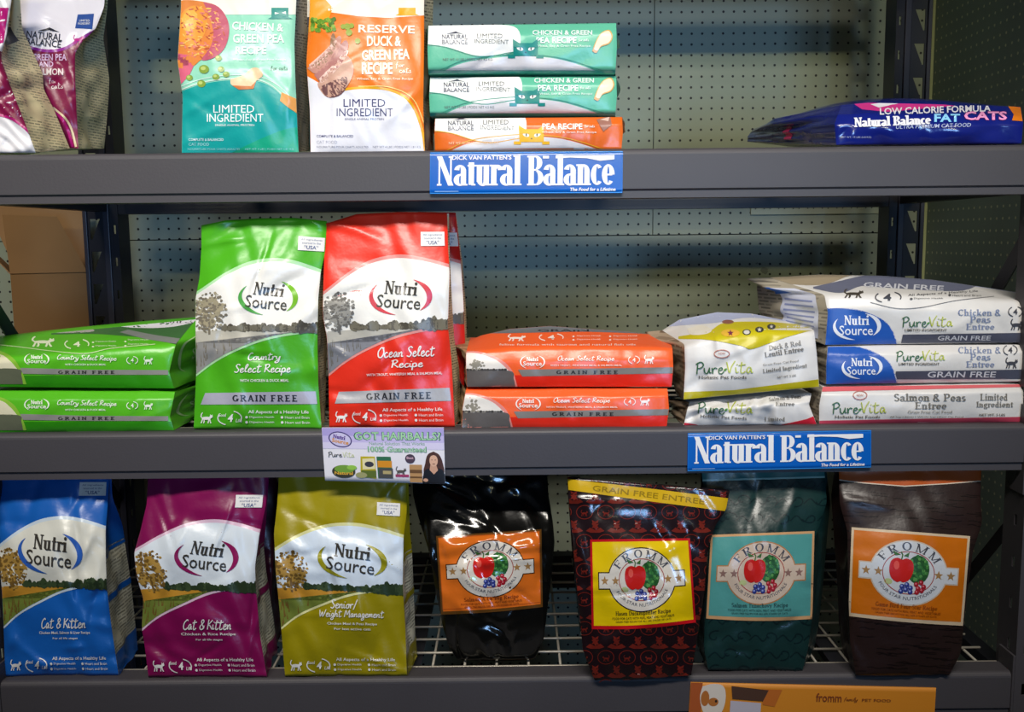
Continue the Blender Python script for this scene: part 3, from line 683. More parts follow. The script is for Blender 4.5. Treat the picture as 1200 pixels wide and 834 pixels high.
def scene_bag(label, left, right, d, base, zone, colors, dy, words, grain, seed, dark_top=None, Y0=None, zdeck='mid', group='landscape bags', lean=.5, tagx=(116, 149), tagy=(21, 38), gusset=None, logo=None, logo_w=70, tilt=.1, plain=False, top=((0, 0), (.3, -3), (.7, -3), (1, 0)), puff=.014, icon_y=233, side=False, **kw):
    fx = (left[-1][0] + right[-1][0]) / 2; fy = (left[-1][1] + right[-1][1]) / 2
    if Y0 is None: Y0 = onz(fx, fy, ZD[zdeck])
    b = Bag('pet_food_bag', label, 'bag of pet food', left, right, Y0, d, base, gusset, lean=((0, d * .46), (.12, d * .34), (.34, .006), (.5, 0), (1, 0)), puff=puff, seed=seed, top=top, group=group, foot_z=ZD[zdeck] + .0006, part='pouch', **kw)
    if side: b.on_side(poly((-.0, 0), (1, 0), (1, .36), (0, .42)), base, 1); b.on_side([poly((0, .425), (1, .365), (1, .38), (0, .44)), poly((0, .62), (1, .56), (1, .59), (0, .65)), poly((0, .9), (1, .82), (1, 1), (0, 1))], base, 1, layer=2)
    if plain: return b.done()
    y = dy
    top_c = cr([(0, 84 + y), (28, 66 + y), (58, 53 + y), (90, 49 + y), (120, 53 + y), (150, 61 + y)], 6)
    bot_c = cr([(0, 180 + y * .6), (22, 164 + y * .6), (52, 149 + y * .7), (92, 136 + y * .6), (150, 127 + y * .6)], 6)
    rim_t = [(a, c - 4) for a, c in top_c]; rim_b = [(a, c + 3) for a, c in bot_c]
    b.draw(under(rim_t, top_c), zone['rim'], 1, 'landscape_picture', SZ); b.draw(under(bot_c, rim_b), zone['rim'], 1, 'landscape_picture', SZ)
    landscape(b, top_c, bot_c, zone['sky'], None, zone['field'], zone['near'], zone['leaf'], SZ, seed, tree=(17, 122 + y, 21), line_y=126 + y, band_cols=zone['trees'])
    if dark_top: b.draw(under([(0, 0), (150, 0)], [(150, 30), (90, 40), (40, 36), (0, 44)][:]), dark_top, 1, 'print', SZ)
    lx, ly = logo or (88, 90 + y)
    crescent_logo(b, '#39352f', colors[0], colors[1], SZ, cx=lx, cy=ly, wd=logo_w, tilt=tilt)
    usa_tag(b, tagx[0], tagy[0], tagx[1], tagy[1])
    for (txt, kind, wx, wy, ww, wh) in words:
        sh = hand(txt, .115) if kind == 'h' else sans(txt, .012)
        b.draw(fit(sh, wx, wy, ww, wh, shear=.18 if kind == 'h' else 0), WHITE, 6, 'lettering', SZ)
    if grain:
        gy = 202
        b.draw(poly((12, gy + 1), (146, gy - 1), (147, gy + 14), (7, gy + 15)), grain, 3, 'print', SZ)
        b.draw(fit(serif('GRAIN FREE', T=.2, t=.12, track=.14), 84, gy + 7.2, 78, 7.6), '#2f2f35', 6, 'lettering', SZ)
    icon_row(b, icon_y, SZ, x0=15)
    b.draw(fit(sans('All Aspects of a Healthy Life', .01), 100, icon_y - 7, 72, 5), WHITE, 6, 'lettering', SZ)
    for cx_, yy in ((62, icon_y - 1), (62, icon_y + 5), (104, icon_y - 1), (104, icon_y + 5)):
        b.draw(ell(cx_, yy, 1.6, 1.6, 10), WHITE, 6, 'lettering', SZ)
        b.draw(fit(sans('Digestive Health' if cx_ < 80 else 'Heart and Brain'), cx_ + 18, yy, 29, 3), WHITE, 6, 'lettering', SZ)
    return b.done()

SEPIA = dict(rim='#e4e3d8', sky='#e6e3dc', field='#b9b4a6', near='#8f8d8a', leaf=('#a0967c', '#787060'), trees=('#6f6a5b', '#4f4a40'))
GOLD = dict(rim='#dcd7c4', sky='#dbe3e9', field='#c08a2e', near='#6f7c34', leaf=('#a9853f', '#6f5426'), trees=('#3d4d30', '#2b3a24'))
tan = print_mat('#c9b083', '#5c4c36'); silver = print_mat('#d3cdb4', '#7d7764', sx=.03, row=.0055)

scene_bag('tall green bag with pale meadow picture standing on the middle shelf', [(236, 264), (236, 290), (234, 324), (229, 350), (229, 395), (230, 434), (227, 502)],
    [(383, 259), (381, 295), (376, 318), (373, 350), (372, 402), (373, 450), (377, 503)], .075, '#4aa81c', dict(SEPIA, rim='#a9d7a2'), ('#4f9f4a', '#6fae1f'), 0,
    [('Country', 'h', 84, 161, 40, 13), ('Select Recipe', 'h', 82, 175, 70, 14), ('WITH CHICKEN & DUCK MEAL', 's', 84, 188, 60, 3.4)], '#a8a6b4', 3, gusset=tan,
    back_r=[(385, 259), (383, 295), (384, 340), (383, 400), (382, 450), (381, 500)], top=((0, 0), (.2, -5), (.45, -6), (.75, -5), (1, 0)), tagx=(117, 149), tagy=(20, 36))
RL, RR = [(382, 262), (380, 300), (379, 331), (378, 369), (383, 395), (385, 437), (386, 501)], [(524, 249), (525, 288), (527, 321), (525, 382), (529, 421), (531, 460), (533, 500)]
rzone = dict(SEPIA, rim='#d98a84', field='#b0aca2', near='#7e7f86', leaf=('#94918a', '#6b6863'))
rwords = [('Ocean Select', 'h', 96, 158, 70, 13), ('Recipe', 'h', 96, 173, 40, 13), ('WITH TROUT, WHITEFISH MEAL & SALMON MEAL', 's', 92, 184, 92, 3.4)]
scene_bag('tall red bag standing in front of an identical one on the middle shelf', RL, RR, .075, '#e0301e', rzone, ('#c8283c', '#c8283c'), 2, rwords, '#a3a2a6', 5, gusset=tan,
    back_r=[(526, 250), (527, 300), (529, 340), (532, 395), (538, 430), (541, 500)], top=((0, 0), (.25, -8), (.6, -6), (1, 0)), tagx=(117, 146), tagy=(22, 38), logo=(92, 94), logo_w=72)
scene_bag('tall red bag mostly hidden behind the front red bag', [(400, 256), (398, 330), (400, 420), (400, 493)], [(534, 249), (540, 305), (543, 350), (545, 400), (544, 450), (541, 491)], .075, '#c4211a', rzone, ('#c8283c', '#c8283c'), 0, rwords, '#a3a2a6', 7,
    Y0=1.625, gusset=tan, tagx=(118, 149), tagy=(24, 40))  # base darker than its twin in front: shade painted into the red

cat_words = lambda a, l2, y: [('Cat & Kitten', 'h', 84, y, 62, 13), (l2, 's', 84, y + 11.5, 70, 4.2), ('For all life stages', 's', 84, y + 18, 34, 3)]
scene_bag('bright blue bag with autumn meadow picture at the left end of the lowest shelf', [(3, 548), (-2, 590), (-3, 640), (2, 690), (4, 730), (5, 755), (6, 792)],
    [(128, 548), (126, 590), (124, 618), (124, 650), (125, 686), (130, 730), (139, 791)], .10, '#155cb0', dict(GOLD, sky='#d9d8cc', rim='#c4d2dd'), ('#2a5bb0', '#2a5bb0'), 12, cat_words(0, 'Chicken Meal, Salmon & Liver Recipe', 184), None, 11, zdeck='low', side=True,
    gusset=silver, back_r=[(130, 548), (131, 582), (143, 614), (154, 686), (159, 735), (162, 775)], tagx=(110, 147), tagy=(17, 33), logo=(72, 100), logo_w=86, top=((0, 0), (1, 0)))
scene_bag('magenta bag with autumn meadow picture beside the bright blue bag', [(174, 550), (172, 590), (164, 624), (157, 648), (160, 675), (168, 702), (166, 735), (170, 760), (174, 793)],
    [(314, 550), (311, 592), (304, 627), (299, 663), (300, 690), (305, 747), (313, 793)], .085, '#7c0c4c', dict(GOLD, rim='#d9b9cc'), ('#8d1656', '#8d1656'), 14, cat_words(0, 'Chicken & Rice Recipe', 184), None, 13, zdeck='low', side=True,
    gusset=silver, back_r=[(315, 550), (312, 600), (309, 640), (312, 669), (321, 728), (325, 762), (319, 783)], logo=(88, 104), logo_w=76, tagx=(112, 146), tagy=(30, 45), top=((0, 0), (1, 0)))
scene_bag('second magenta bag behind the first, shade painted into its dark maroon colour', [(205, 555), (205, 620), (206, 700), (208, 757)], [(322, 555), (325, 600), (321, 640), (318, 700), (322, 757)], .08, '#3a0f22', GOLD, ('#8d1656', '#8d1656'), 12, [], None, 17, zdeck='low', plain=True)  # magenta twin, base darkened to paint in the shade it stands in
scene_bag('olive yellow bag with autumn tree picture below the hairball card', [(327, 552), (325, 590), (321, 624), (323, 669), (328, 718), (331, 755), (334, 792)],
    [(476, 562), (476, 600), (473, 630), (472, 686), (475, 734), (476, 765), (477, 792)], .075, '#978a0c', dict(GOLD, rim='#d8d69a', sky='#d6e2ee'), ('#9a9418', '#9a9418'), 12,
    [('Senior/', 'h', 78, 158, 32, 13), ('Weight Management', 'h', 86, 171, 78, 13), ('Chicken Meal & Peas Recipe', 's', 86, 182, 60, 4), ('For less active cats', 's', 86, 188, 44, 3)], None, 19, zdeck='low', side=True,
    gusset=silver, back_r=[(478, 562), (480, 624), (483, 650), (485, 700), (487, 750), (489, 785)], logo=(90, 103), logo_w=78, tagx=(116, 143), tagy=(30, 46), top=((0, 0), (1, 0)))

# ------------------------------------------------------------------ bags with a fruit and vegetable label (lowest shelf)
def fruit_label(b, q, ground, border, inner, title, tcol, oval='#d9d2c6', line='#7a3b1f', bend=0, starc='#a07a4a'):
    Q = dict(p=q, w=124, h=92, bend=bend); P = 'paper_label'
    b.draw(rect(0, 0, 124, 92), border, 3, P, quad=Q); b.draw(rect(2.6, 2.6, 121.4, 88.4), ground, 4, P, quad=Q)
    if inner: b.draw([band([(2.6, 2.6), (121.4, 2.6), (121.4, 86), (2.6, 86)], 1.4, True)], inner, 5, P, quad=Q)
    b.draw(rect(9, 33.5, 115, 51.5), line, 5, P, quad=Q); b.draw(ell(62, 42, 41.5, 33.5), line, 5, P, quad=Q)
    b.draw(rect(10.2, 34.7, 113.8, 50.3), oval, 6, P, quad=Q); b.draw(ell(62, 42, 40.2, 32.2, 48), oval, 6, P, quad=Q)
    b.draw(ring(62, 42, 27.5, 21.5, .9, 0, 360, 48), '#a3433a', 7, P, quad=Q)
    b.draw([star(17, 42.5, 5), star(30, 42.5, 5), star(94, 42.5, 5), star(107, 42.5, 5)], starc, 7, P, quad=Q)
    N = 'brand_name'
    b.draw(arc_text(serif('FROMM', T=.15, t=.06, track=.3), 62, 42, 35, 27, 66, 8.5), '#4a4a52', 8, N, quad=Q)
    b.draw(arc_text(sans('FOUR STAR NUTRITIONALS'), 62, 42, 33, 26, 66, 3.4, True), '#5b5b63', 8, N, quad=Q)
    D = 'fruit_picture'; r = random.Random(4); b.draw(ell(72, 38, 12, 14.5, 24), '#27552a', 7, D, quad=Q)
    for i in range(46):
        a, k = r.uniform(0, 6.28), math.sqrt(r.random()); b_ = (72 + 11 * k * math.cos(a), 38 + 14 * k * math.sin(a))
        b.draw(ell(b_[0], b_[1], 1.7, 1.7, 8), ('#2f6b35', '#5c9a4f', '#3d7d3c')[i % 3], 8, D, quad=Q)
    b.draw(ell(41, 52, 4.5, 3, 12), '#b9c48a', 7, D, quad=Q)
    ap = [(55, 29), (60, 27.5), (66, 31), (67, 40), (63, 49), (57, 52), (54, 51), (50, 52), (44, 48), (41.5, 40), (43, 31), (49, 27.5)]
    b.draw((cr(ap + [ap[0]], 4), [tuple(range(49))]), '#c8201a', 9, D, quad=Q); b.draw(ell(49, 35, 3, 4.5, 14), '#e0564a', 10, D, quad=Q)
    b.draw([band([(54, 29), (55, 24), (53, 21)], 1.2), poly((53, 24), (44, 20), (47, 25)), poly((56, 25), (62, 21), (61, 26))], '#3f6a30', 10, D, quad=Q)
    for i, (x, y) in enumerate(((56, 56), (61, 54), (65, 57), (60, 59), (55, 61), (65, 61))): b.draw(ell(x, y, 2.7, 2.6, 12), '#2f3a86', 10, D, quad=Q); b.draw(ell(x - .5, y - .6, 1.2, 1.1, 8), '#93a0dc', 11, D, quad=Q)
    for i, (x, y) in enumerate(((71, 53), (76, 51), (79, 55), (73, 57), (77, 59), (72, 61))): b.draw(ell(x, y, 2.6, 2.6, 12), '#a31a26', 10, D, quad=Q); b.draw(ell(x - .5, y - .6, 1.1, 1, 8), '#e0707c', 11, D, quad=Q)
    L = 'lettering'
    b.draw(fit(serif(title, T=.16, t=.07), 62, 76.5, 66, 5.6), tcol, 8, L, quad=Q)
    b.draw(fit(sans('FOOD FOR CATS WITH REAL MEAT AND VEGETABLES'), 62, 81.2, 74, 2.4), tcol, 8, L, quad=Q)
    b.draw(fit(sans('GRAIN FREE RECIPE FOR ALL LIFE STAGES OF CATS'), 62, 84.6, 66, 1.8), tcol, 8, L, quad=Q)

def onlow(l, r): return onz((l[-1][0] + r[-1][0]) / 2, (l[-1][1] + r[-1][1]) / 2, ZD['low'])
L_, R_ = [(483, 553), (484, 580), (490, 605), (503, 647), (511, 695), (519, 734), (526, 758), (537, 774)], [(641, 553), (643, 582), (648, 612), (650, 635), (647, 669), (641, 718), (637, 750), (626, 774)]
b = Bag('pet_food_bag', 'crinkled glossy black bag with an orange label on the lowest shelf', 'bag of pet food', L_, R_, onlow(L_, R_), .11, '#0b0b0a', lean=((0, .06), (.15, .045), (.35, .01), (.5, 0), (1, 0)), puff=.02, creases=70, amp=.0055, seed=31, top=((0, 0), (1, 0)), cw=(.02, .055), rough=.16, foot_z=ZD['low'] + .0006, group='labelled bags', coat=.5)
q = [(511, 628), (634.5, 620), (636, 711), (517, 720)]
fruit_label(b, q, '#d2691e', '#5a3a16', '#b5541c', 'Salmon A La Veg Recipe', '#7a3414', line='#4b2b14', bend=1.5); b.done()
L_, R_ = [(665, 559), (667, 590), (670, 620), (674, 669), (679, 718), (683, 762), (698, 800)], [(855, 575), (851, 597), (838, 616), (829, 645), (826, 690), (817, 747), (810, 791)]
b = Bag('pet_food_bag', 'dark red patterned bag with a yellow label overhanging the lowest shelf edge', 'bag of pet food', L_, R_, 1.487, .075, '#1c1014', lean=((0, .034), (.12, .028), (.34, .008), (.5, 0), (1, 0)), puff=.018, creases=34, amp=.0045, seed=37, top=((0, 0), (1, 0)), rough=.2, foot_z=ZD['low'] + .0006, group='labelled bags', coat=.3)
pat = []; r = random.Random(6)
for j in range(15):
    for i in range(9):
        x, y = 660 + i * 25 + (j % 2) * 12.5, 566 + j * 17
        if j % 2 == 0: pat += [ring(x, y, 9.5, 8, .9, 0, 360, 20), cat(x, y + 1, 8.5, 1 if i % 2 else -1)]
        else: pat += [star(x, y - 1, 5, n=6, q=.5), poly((x - 11, y + 5), (x - 6, y + 1), (x, y + 4), (x + 6, y + 1), (x + 11, y + 5), (x + 5, y + 7), (x - 5, y + 7)), poly((x - 4, y - 8), (x - 3, y - 4), (x + 3, y - 4), (x + 4, y - 8), (x, y - 6))]
b.draw(pat, '#6b2119', 1, 'print', step=4)
b.draw(poly((660, 560.5), (760, 572), (860, 584.5), (860, 600), (760, 587), (660, 573)), '#c9a318', 3, 'print')
b.draw(fit(sans('GRAIN FREE ENTREE', .01), 760, 579.6, 132, 6.5, rot=.122), '#8f7410', 5, 'strip_lettering')
q = [(691.5, 632), (808.5, 630.5), (815.5, 729), (693.5, 737)]
fruit_label(b, q, '#e0bf08', '#b8141c', None, 'Hasen Duckenpfeffer Recipe', '#30281a', line='#2d2216', bend=3); b.done()
L_, R_ = [(822, 551), (826, 590), (832, 625), (829, 670), (826, 721), (825, 760), (830, 785)], [(966, 549), (969, 588), (962, 610), (955, 632), (954, 680), (952, 721), (947, 760), (940, 787)]
b = Bag('pet_food_bag', 'dark teal bag with a turquoise label on the lowest shelf', 'bag of pet food', L_, R_, onlow(L_, R_), .085, '#15302f', lean=((0, .042), (.12, .034), (.34, .008), (.5, 0), (1, 0)), puff=.016, creases=26, amp=.003, seed=41, top=((0, 0), (1, 0)), rough=.3, foot_z=ZD['low'] + .0006, group='labelled bags', back_r=[(968, 549), (973, 590), (970, 620), (965, 680), (959, 735), (951, 775)])
sw = []
for j in range(12):
    for i in range(5):
        x, y = 822 + i * 32 + (j % 2) * 16, 566 + j * 20
        t = np.linspace(0, 5.2, 22); sw.append(band([(x + (1 + 1.7 * a) * math.cos(a + i), y + (1 + 1.7 * a) * .8 * math.sin(a + i)) for a in t], 1.2)); sw.append(band(cr([(x + 8, y + 4), (x + 16, y - 2), (x + 24, y + 5), (x + 30, y - 1)], 4), 1.1))
b.draw(sw, '#0c1f22', 1, 'print', step=4); b.draw(poly((815, 551), (975, 549), (975, 559), (815, 563)), '#2f6a6c', 2, 'print'); b.draw(poly((815, 562), (975, 557.5), (975, 559.5), (815, 564)), '#8fb3ac', 3, 'print')
q = [(833, 626.5), (954.5, 622), (952, 725), (827.5, 724.5)]
fruit_label(b, q, '#4f9692', '#c99b6d', None, 'Salmon Tunachovy Recipe', '#2c4f52', line='#b07a4a', oval='#cdb9a6', bend=2.5, starc='#8a6a62'); b.done()
L_, R_ = [(983, 551), (984, 590), (993, 622), (994, 690), (996, 750), (1003, 791)], [(1150, 551), (1149, 582), (1151, 612), (1140, 646), (1133, 699), (1126, 765), (1112, 792)]
b = Bag('pet_food_bag', 'dark brown bag with an orange label at the right end of the lowest shelf', 'bag of pet food', L_, R_, onlow(L_, R_), .095, '#271917', lean=((0, .046), (.12, .036), (.34, .008), (.5, 0), (1, 0)), puff=.018, creases=26, amp=.003, seed=43, top=((0, 0), (1, 0)), rough=.36, foot_z=ZD['low'] + .0006, group='labelled bags', back_l=[(978, 551), (974, 580), (976, 612), (981, 681), (983, 730), (988, 768)])
fu = []; r = random.Random(8)
for i in range(230):
    x, y = r.uniform(975, 1155), r.uniform(572, 790); fu.append(band(cr([(x, y), (x + 6, y + r.uniform(-1, 1)), (x + 12, y + 1.2), (x + 18 + 8 * r.random(), y + r.uniform(0, 2))], 3), .7))
b.draw(fu, '#160d0b', 1, 'print', step=5); b.draw(under([(970, 553), (1160, 548)], [(970, 560), (1010, 565), (1060, 569), (1110, 566), (1160, 562)]), '#b0501a', 2, 'print')
b.draw(band([(970, 560.5), (1010, 565.5), (1060, 569.5), (1110, 566.5), (1160, 562.5)], 1.2), '#cfc0ae', 3, 'print')
q = [(998, 617.5), (1137, 628), (1128.5, 733), (994, 721.5)]
fruit_label(b, q, '#c86a06', '#cdb89a', None, 'Game Bird Four-Star Recipe', '#8f4306', line='#c9b9a4', oval='#cfd3d8', bend=1.5); b.done()

# ------------------------------------------------------------------ limited ingredient pouches on the high shelf
kraft = print_mat('#ead8aa', '#8f866c', sx=.016, row=.0046); kraft2 = print_mat('#94846c', '#463c30', sx=.012, row=.0045)
stand = lambda d: ((0, d * .46), (.12, d * .4), (.4, .01), (.6, 0), (1, 0))
MAROON, PINK = '#7a1140', '#b01a72'
b = Bag('pet_food_bag', 'maroon and white bag at the far left of the high shelf, frontmost of two', 'bag of pet food', [(-36, -24), (-38, 80), (-34, 179)], [(17, -24), (8, 40), (1, 68), (12, 100), (30, 146), (42, 179)], 1.515, .10, '#e3dfe2', kraft,
    lean=stand(.10), seed=51, foot_z=ZD['high'] + .0006, group='maroon bags', back_r=[(22, -24), (26, 34), (50, 86), (51, 104), (63, 128), (82, 174)])
b.draw(poly((-40, 60), (60, 60), (60, 190), (40, 158), (10, 138), (-40, 128)), MAROON, 2, 'print'); b.draw(band(cr([(-40, 127), (5, 136), (24, 146), (38, 160), (46, 178)], 5), 3), PINK, 3, 'print'); b.draw(poly((-40, 9), (10, 9), (4, 50), (-40, 60)), PINK, 2, 'print')
b.on_side(poly((.05, .26), (.75, .28), (.8, .36), (.3, .4), (.0, .33)), '#3a3844'); b.done()
b = Bag('pet_food_bag', 'maroon and white bag in second place, right beside the left post', 'bag of pet food', [(-2, -22), (-2, 90), (2, 172)], [(124, -22), (122, 8), (112, 34), (96, 49), (88, 62), (88, 90), (92, 174)], 1.635, .11, '#e2dde6', kraft,
    lean=stand(.11), seed=53, foot_z=ZD['high'] + .0006, group='maroon bags', back_r=[(127, -22), (126, 8), (121, 45), (128, 92), (127, 120), (122, 174)])
b.draw(under(cr([(-5, 30), (20, 50), (50, 60), (75, 58), (95, 46), (125, 30)], 6), [(125, 180), (-5, 180)]), MAROON, 2, 'print'); b.draw(band(cr([(-5, 29), (20, 49), (50, 59), (75, 57), (95, 45), (125, 29)], 6), 3.5), '#8d2a8f', 3, 'print')
b.draw(poly((91, 17), (110, 16), (108, 34), (88, 33)), '#2f4f95', 3, 'print'); b.draw(fit(sans('LIMITED'), 99, 24, 12, 2.4), WHITE, 5, 'lettering'); b.draw(fit(sans('INGREDIENT'), 98.5, 27.5, 14, 2.4), WHITE, 5, 'lettering')
b.draw(fit(sans('NATURAL', .012), 52, 42, 42, 8.5, rot=.1), '#2c2c38', 5, 'brand_logo'); b.draw(fit(sans('BALANCE', .012), 51, 50, 41, 8, rot=.1), '#2c2c38', 5, 'brand_logo')
b.draw(poly((44, 36), (54, 33.5), (58, 32), (63, 34.5), (70, 37.5), (62, 36.5), (57, 35), (51, 36.4)), '#2c2c38', 5, 'brand_logo')
b.draw(fit(sans('GREEN PEA', .02), 58, 67, 40, 8), '#d9b8d9', 5, 'lettering'); b.draw(fit(sans('AND', .02), 54, 75, 17, 6.5), '#d9b8d9', 5, 'lettering'); b.draw(fit(sans('SALMON', .02), 57, 84, 34, 8), '#d9c9c9', 5, 'lettering')
b.draw(fit(hand('for', .1), 62, 95, 10, 7), '#e0cfcf', 5, 'lettering'); b.draw(fit(hand('cats', .1), 67, 101, 14, 6), '#e0cfcf', 5, 'lettering')
b.draw(cat(92, 46, 13), '#b81f86', 5, 'print')
b.draw([band(cr([(62, 126), (76, 138), (84, 152), (89, 172)], 5), 2.4)], '#d6c6a0', 4, 'print'); b.draw([band(cr([(58, 126), (73, 140), (80, 154), (85, 172)], 5), 3)], PINK, 4, 'print'); b.done()

def pouch(label, left, right, seed, base, Y0=1.52, d=.085, back_r=None, **kw):
    return Bag('pet_food_bag', label, 'bag of pet food', left, right, Y0, d, base, kraft2, lean=stand(d), seed=seed, foot_z=ZD['high'] + .0006, group='limited ingredient pouches', back_r=back_r, puff=.014, amp=.0028, **kw)
b = pouch('teal and mint pouch with a roast chicken picture on the high shelf', [(212, -26), (212, 10), (208, 72), (214, 112), (213, 179)], [(348, -26), (347, 10), (345, 50), (346, 91), (350, 179)], 57, '#8fcfb4', back_r=[(360, -26), (360, 40), (361, 80), (362, 176)])
b.draw(rect(200, -30, 370, 17), '#e8e3d6', 1); b.draw(under(cr([(200, 112), (235, 99), (270, 94), (305, 96), (330, 112), (360, 150)], 6), [(360, 190), (200, 190)]), '#139b97', 2)
b.draw(under(cr([(250, 190), (300, 165), (340, 150), (365, 152)], 5), [(370, 190), (250, 190)]), '#16a07c', 3)
b.draw([band(cr([(200, 110), (235, 97), (270, 92), (305, 94), (330, 110), (360, 148)], 6), 1.1), band(cr([(200, 106), (235, 93), (270, 88), (305, 90), (333, 106), (362, 144)], 6), .8)], '#d5e8dc', 3)
D = 'food_picture'
p = [(200, 6), (215, 0), (238, 2), (256, 8), (267, 24), (268, 42), (262, 58), (250, 68), (236, 70), (226, 78), (214, 80), (200, 70)]; b.draw((cr(p + [p[0]], 4), [tuple(range(49))]), '#d8803c', 3, D)
p = [(238, 2), (256, 8), (267, 24), (268, 42), (262, 58), (250, 68), (236, 70), (246, 56), (250, 40), (246, 20)]; b.draw((cr(p + [p[0]], 4), [tuple(range(41))]), '#b9566a', 4, D); b.draw(ell(225, 30, 17, 24, 30, .3), '#e8963a', 4, D); b.draw(ell(222, 24, 9, 13, 20, .3), '#f0ac4c', 5, D); b.draw(poly((205, 62), (232, 66), (222, 88), (207, 104)), '#d2607a', 3, D)
r = random.Random(3)
for i in range(150): a, k = r.uniform(0, 6.28), math.sqrt(r.random()); b.draw(ell(236 + 27 * k * math.cos(a), 38 + 31 * k * math.sin(a), 3 * r.uniform(.4, 1.2), .9, 7, r.uniform(-.6, 1.2)), ('#f0b45c', '#b8583a', '#d87a70')[i % 3], 6, D, step=8)
for x, y, q in ((239, 81, 6), (259, 81, 4), (253, 90, 4.2), (265, 87, 4), (256, 68, 4), (236, 98, 5), (222, 91, 4)): b.draw(ell(x, y, q, q * .85, 14), '#7f9a3a', 5, D); b.draw(ell(x - 1, y - 1, q * .5, q * .4, 10), '#b5c46a', 6, D)
b.draw((cr([(270, 93), (285, 88), (295, 80), (303, 80), (308, 88), (300, 95), (294, 103), (280, 103), (271, 99), (270, 93)], 4), [tuple(range(37))]), '#e8c39a', 5, D); b.draw(poly((272, 100), (294, 101), (300, 95), (297, 104), (280, 105)), '#c9743a', 6, D); b.draw(poly((330, 108), (348, 116), (350, 134), (338, 126), (328, 118)), '#dd9a52', 5, D)
b.draw(fit(sans('CHICKEN &', .02), 302, 31, 60, 9.5, rot=.04), '#e9efe4', 5, 'lettering'); b.draw(fit(sans('GREEN PEA', .02), 303, 45, 60, 10.5), '#dfe9de', 5, 'lettering'); b.draw(fit(sans('RECIPE', .02), 294, 59, 36, 9), '#dfe9e2', 5, 'lettering')
b.draw(fit(sans('Wheat, Soy & Grain Free Recipe'), 304, 70, 62, 3), '#dfe9e2', 5, 'lettering'); b.draw(fit(hand('for cats', .1), 327, 80, 20, 6), '#2f5f4a', 5, 'lettering')
b.draw(fit(sans('LIMITED'), 274, 127.5, 48, 9), '#eef2ee', 5, 'lettering'); b.draw(fit(sans('INGREDIENT'), 275.5, 138, 66, 9.5), '#eef2ee', 5, 'lettering'); b.draw(fit(sans('SINGLE ANIMAL PROTEIN'), 275, 146.5, 46, 2.4), '#eef2ee', 5, 'lettering')
b.draw(fit(sans('COMPLETE & BALANCED', .01), 221, 163.5, 41, 3, align='l'), '#d5eaea', 5, 'lettering'); b.draw(fit(sans('CAT FOOD'), 221, 169, 24, 3.4, align='l'), '#a9d8d8', 5, 'lettering'); b.draw(fit(sans('NOURRITURE POUR CHATS ADULTES      NET WT 4 LBS | POIDS NET 1.81 KG'), 220, 175, 124, 3, align='l'), '#8fcfd0', 5, 'lettering')
b.draw(poly((318, 9), (338, 9), (338, 20), (343, 22), (314, 22), (318, 20)), '#23897f', 4, 'print'); b.draw([poly((322, 14), (327, 15.5), (322, 17)), poly((335, 13), (330, 15), (335, 16.5))], '#e8e8e0', 5, 'print'); b.done()
b = pouch('dim pouch standing behind the gap between the teal and orange pouches', [(250, -20), (250, 80), (252, 172)], [(366, -20), (366, 60), (364, 110), (366, 172)], 58, '#2f8f84', Y0=1.635, d=.08); b.draw(rect(240, -30, 380, 44), '#e8e3d6', 1); b.draw(rect(350, 20, 372, 32), '#3a3a44', 2); b.done()
b = pouch('orange and white pouch with sliced duck picture on the high shelf', [(363, -26), (363, 10), (359, 74), (363, 128), (364, 179)], [(498, -26), (497, 10), (497, 46), (496, 128), (498, 179)], 59, '#e4731d', back_r=[(508, -26), (507, 40), (507, 90), (508, 176)])
b.draw(under([(350, 20), (385, 14), (420, 19), (455, 21), (510, 17)], [(510, -30), (350, -30)]), '#ece4d2', 1); b.draw(poly((355, -30), (390, 9), (382, 32), (355, 40)), '#e59a2a', 2)
b.draw(under(cr([(340, 78), (365, 92), (392, 106), (420, 104), (455, 106), (480, 120), (494, 150), (500, 185)], 6), [(500, 192), (340, 192)]), '#e6e3e8', 3)
b.draw(band(cr([(385, 108), (420, 103), (455, 105), (480, 119), (494, 150), (499, 185)], 6), 3), '#e5a417', 4); b.draw(band(cr([(420, 101), (456, 102), (484, 116), (499, 150)], 6), 1), '#f0cf7a', 4)
for pts, c in (([(366, 76), (384, 62), (388, 42), (392, 40), (393, 56), (376, 80)], '#8d6a4e'), ([(360, 80), (376, 66), (388, 52), (397, 42), (400, 48), (392, 68), (372, 86)], '#b98476'), ([(368, 88), (386, 70), (396, 56), (405, 47), (408, 56), (398, 78), (378, 96)], '#a8706a'), ([(372, 98), (390, 80), (404, 64), (414, 76), (412, 92), (400, 108), (384, 114), (374, 104)], '#c79a86'), ([(374, 102), (392, 94), (406, 90), (406, 102), (398, 112), (384, 114)], '#6d4848'), ([(362, 76), (380, 60), (392, 48), (394, 50), (382, 66), (366, 80)], '#d9b3a4'), ([(374, 92), (392, 74), (404, 60), (408, 62), (396, 80), (378, 97)], '#e0beb0')):
    b.draw((cr(pts + [pts[0]], 4), [tuple(range(4 * len(pts) + 1))]), c, 5, D)
r = random.Random(5)
for i in range(34): b.draw(ell(r.uniform(366, 392), r.uniform(22, 36), 2.6, 2.6, 9), ('#5f8a2a', '#87a63c', '#47701f')[i % 3], 6, D, step=8)
for x, y, q in ((407, 31, 4), (409, 38, 4), (402, 31, 3), (419, 48, 3.4), (412, 30, 3)): b.draw(ell(x, y, q, q, 12), '#8a9a2c', 6, D)
CRM = '#f6ead2'
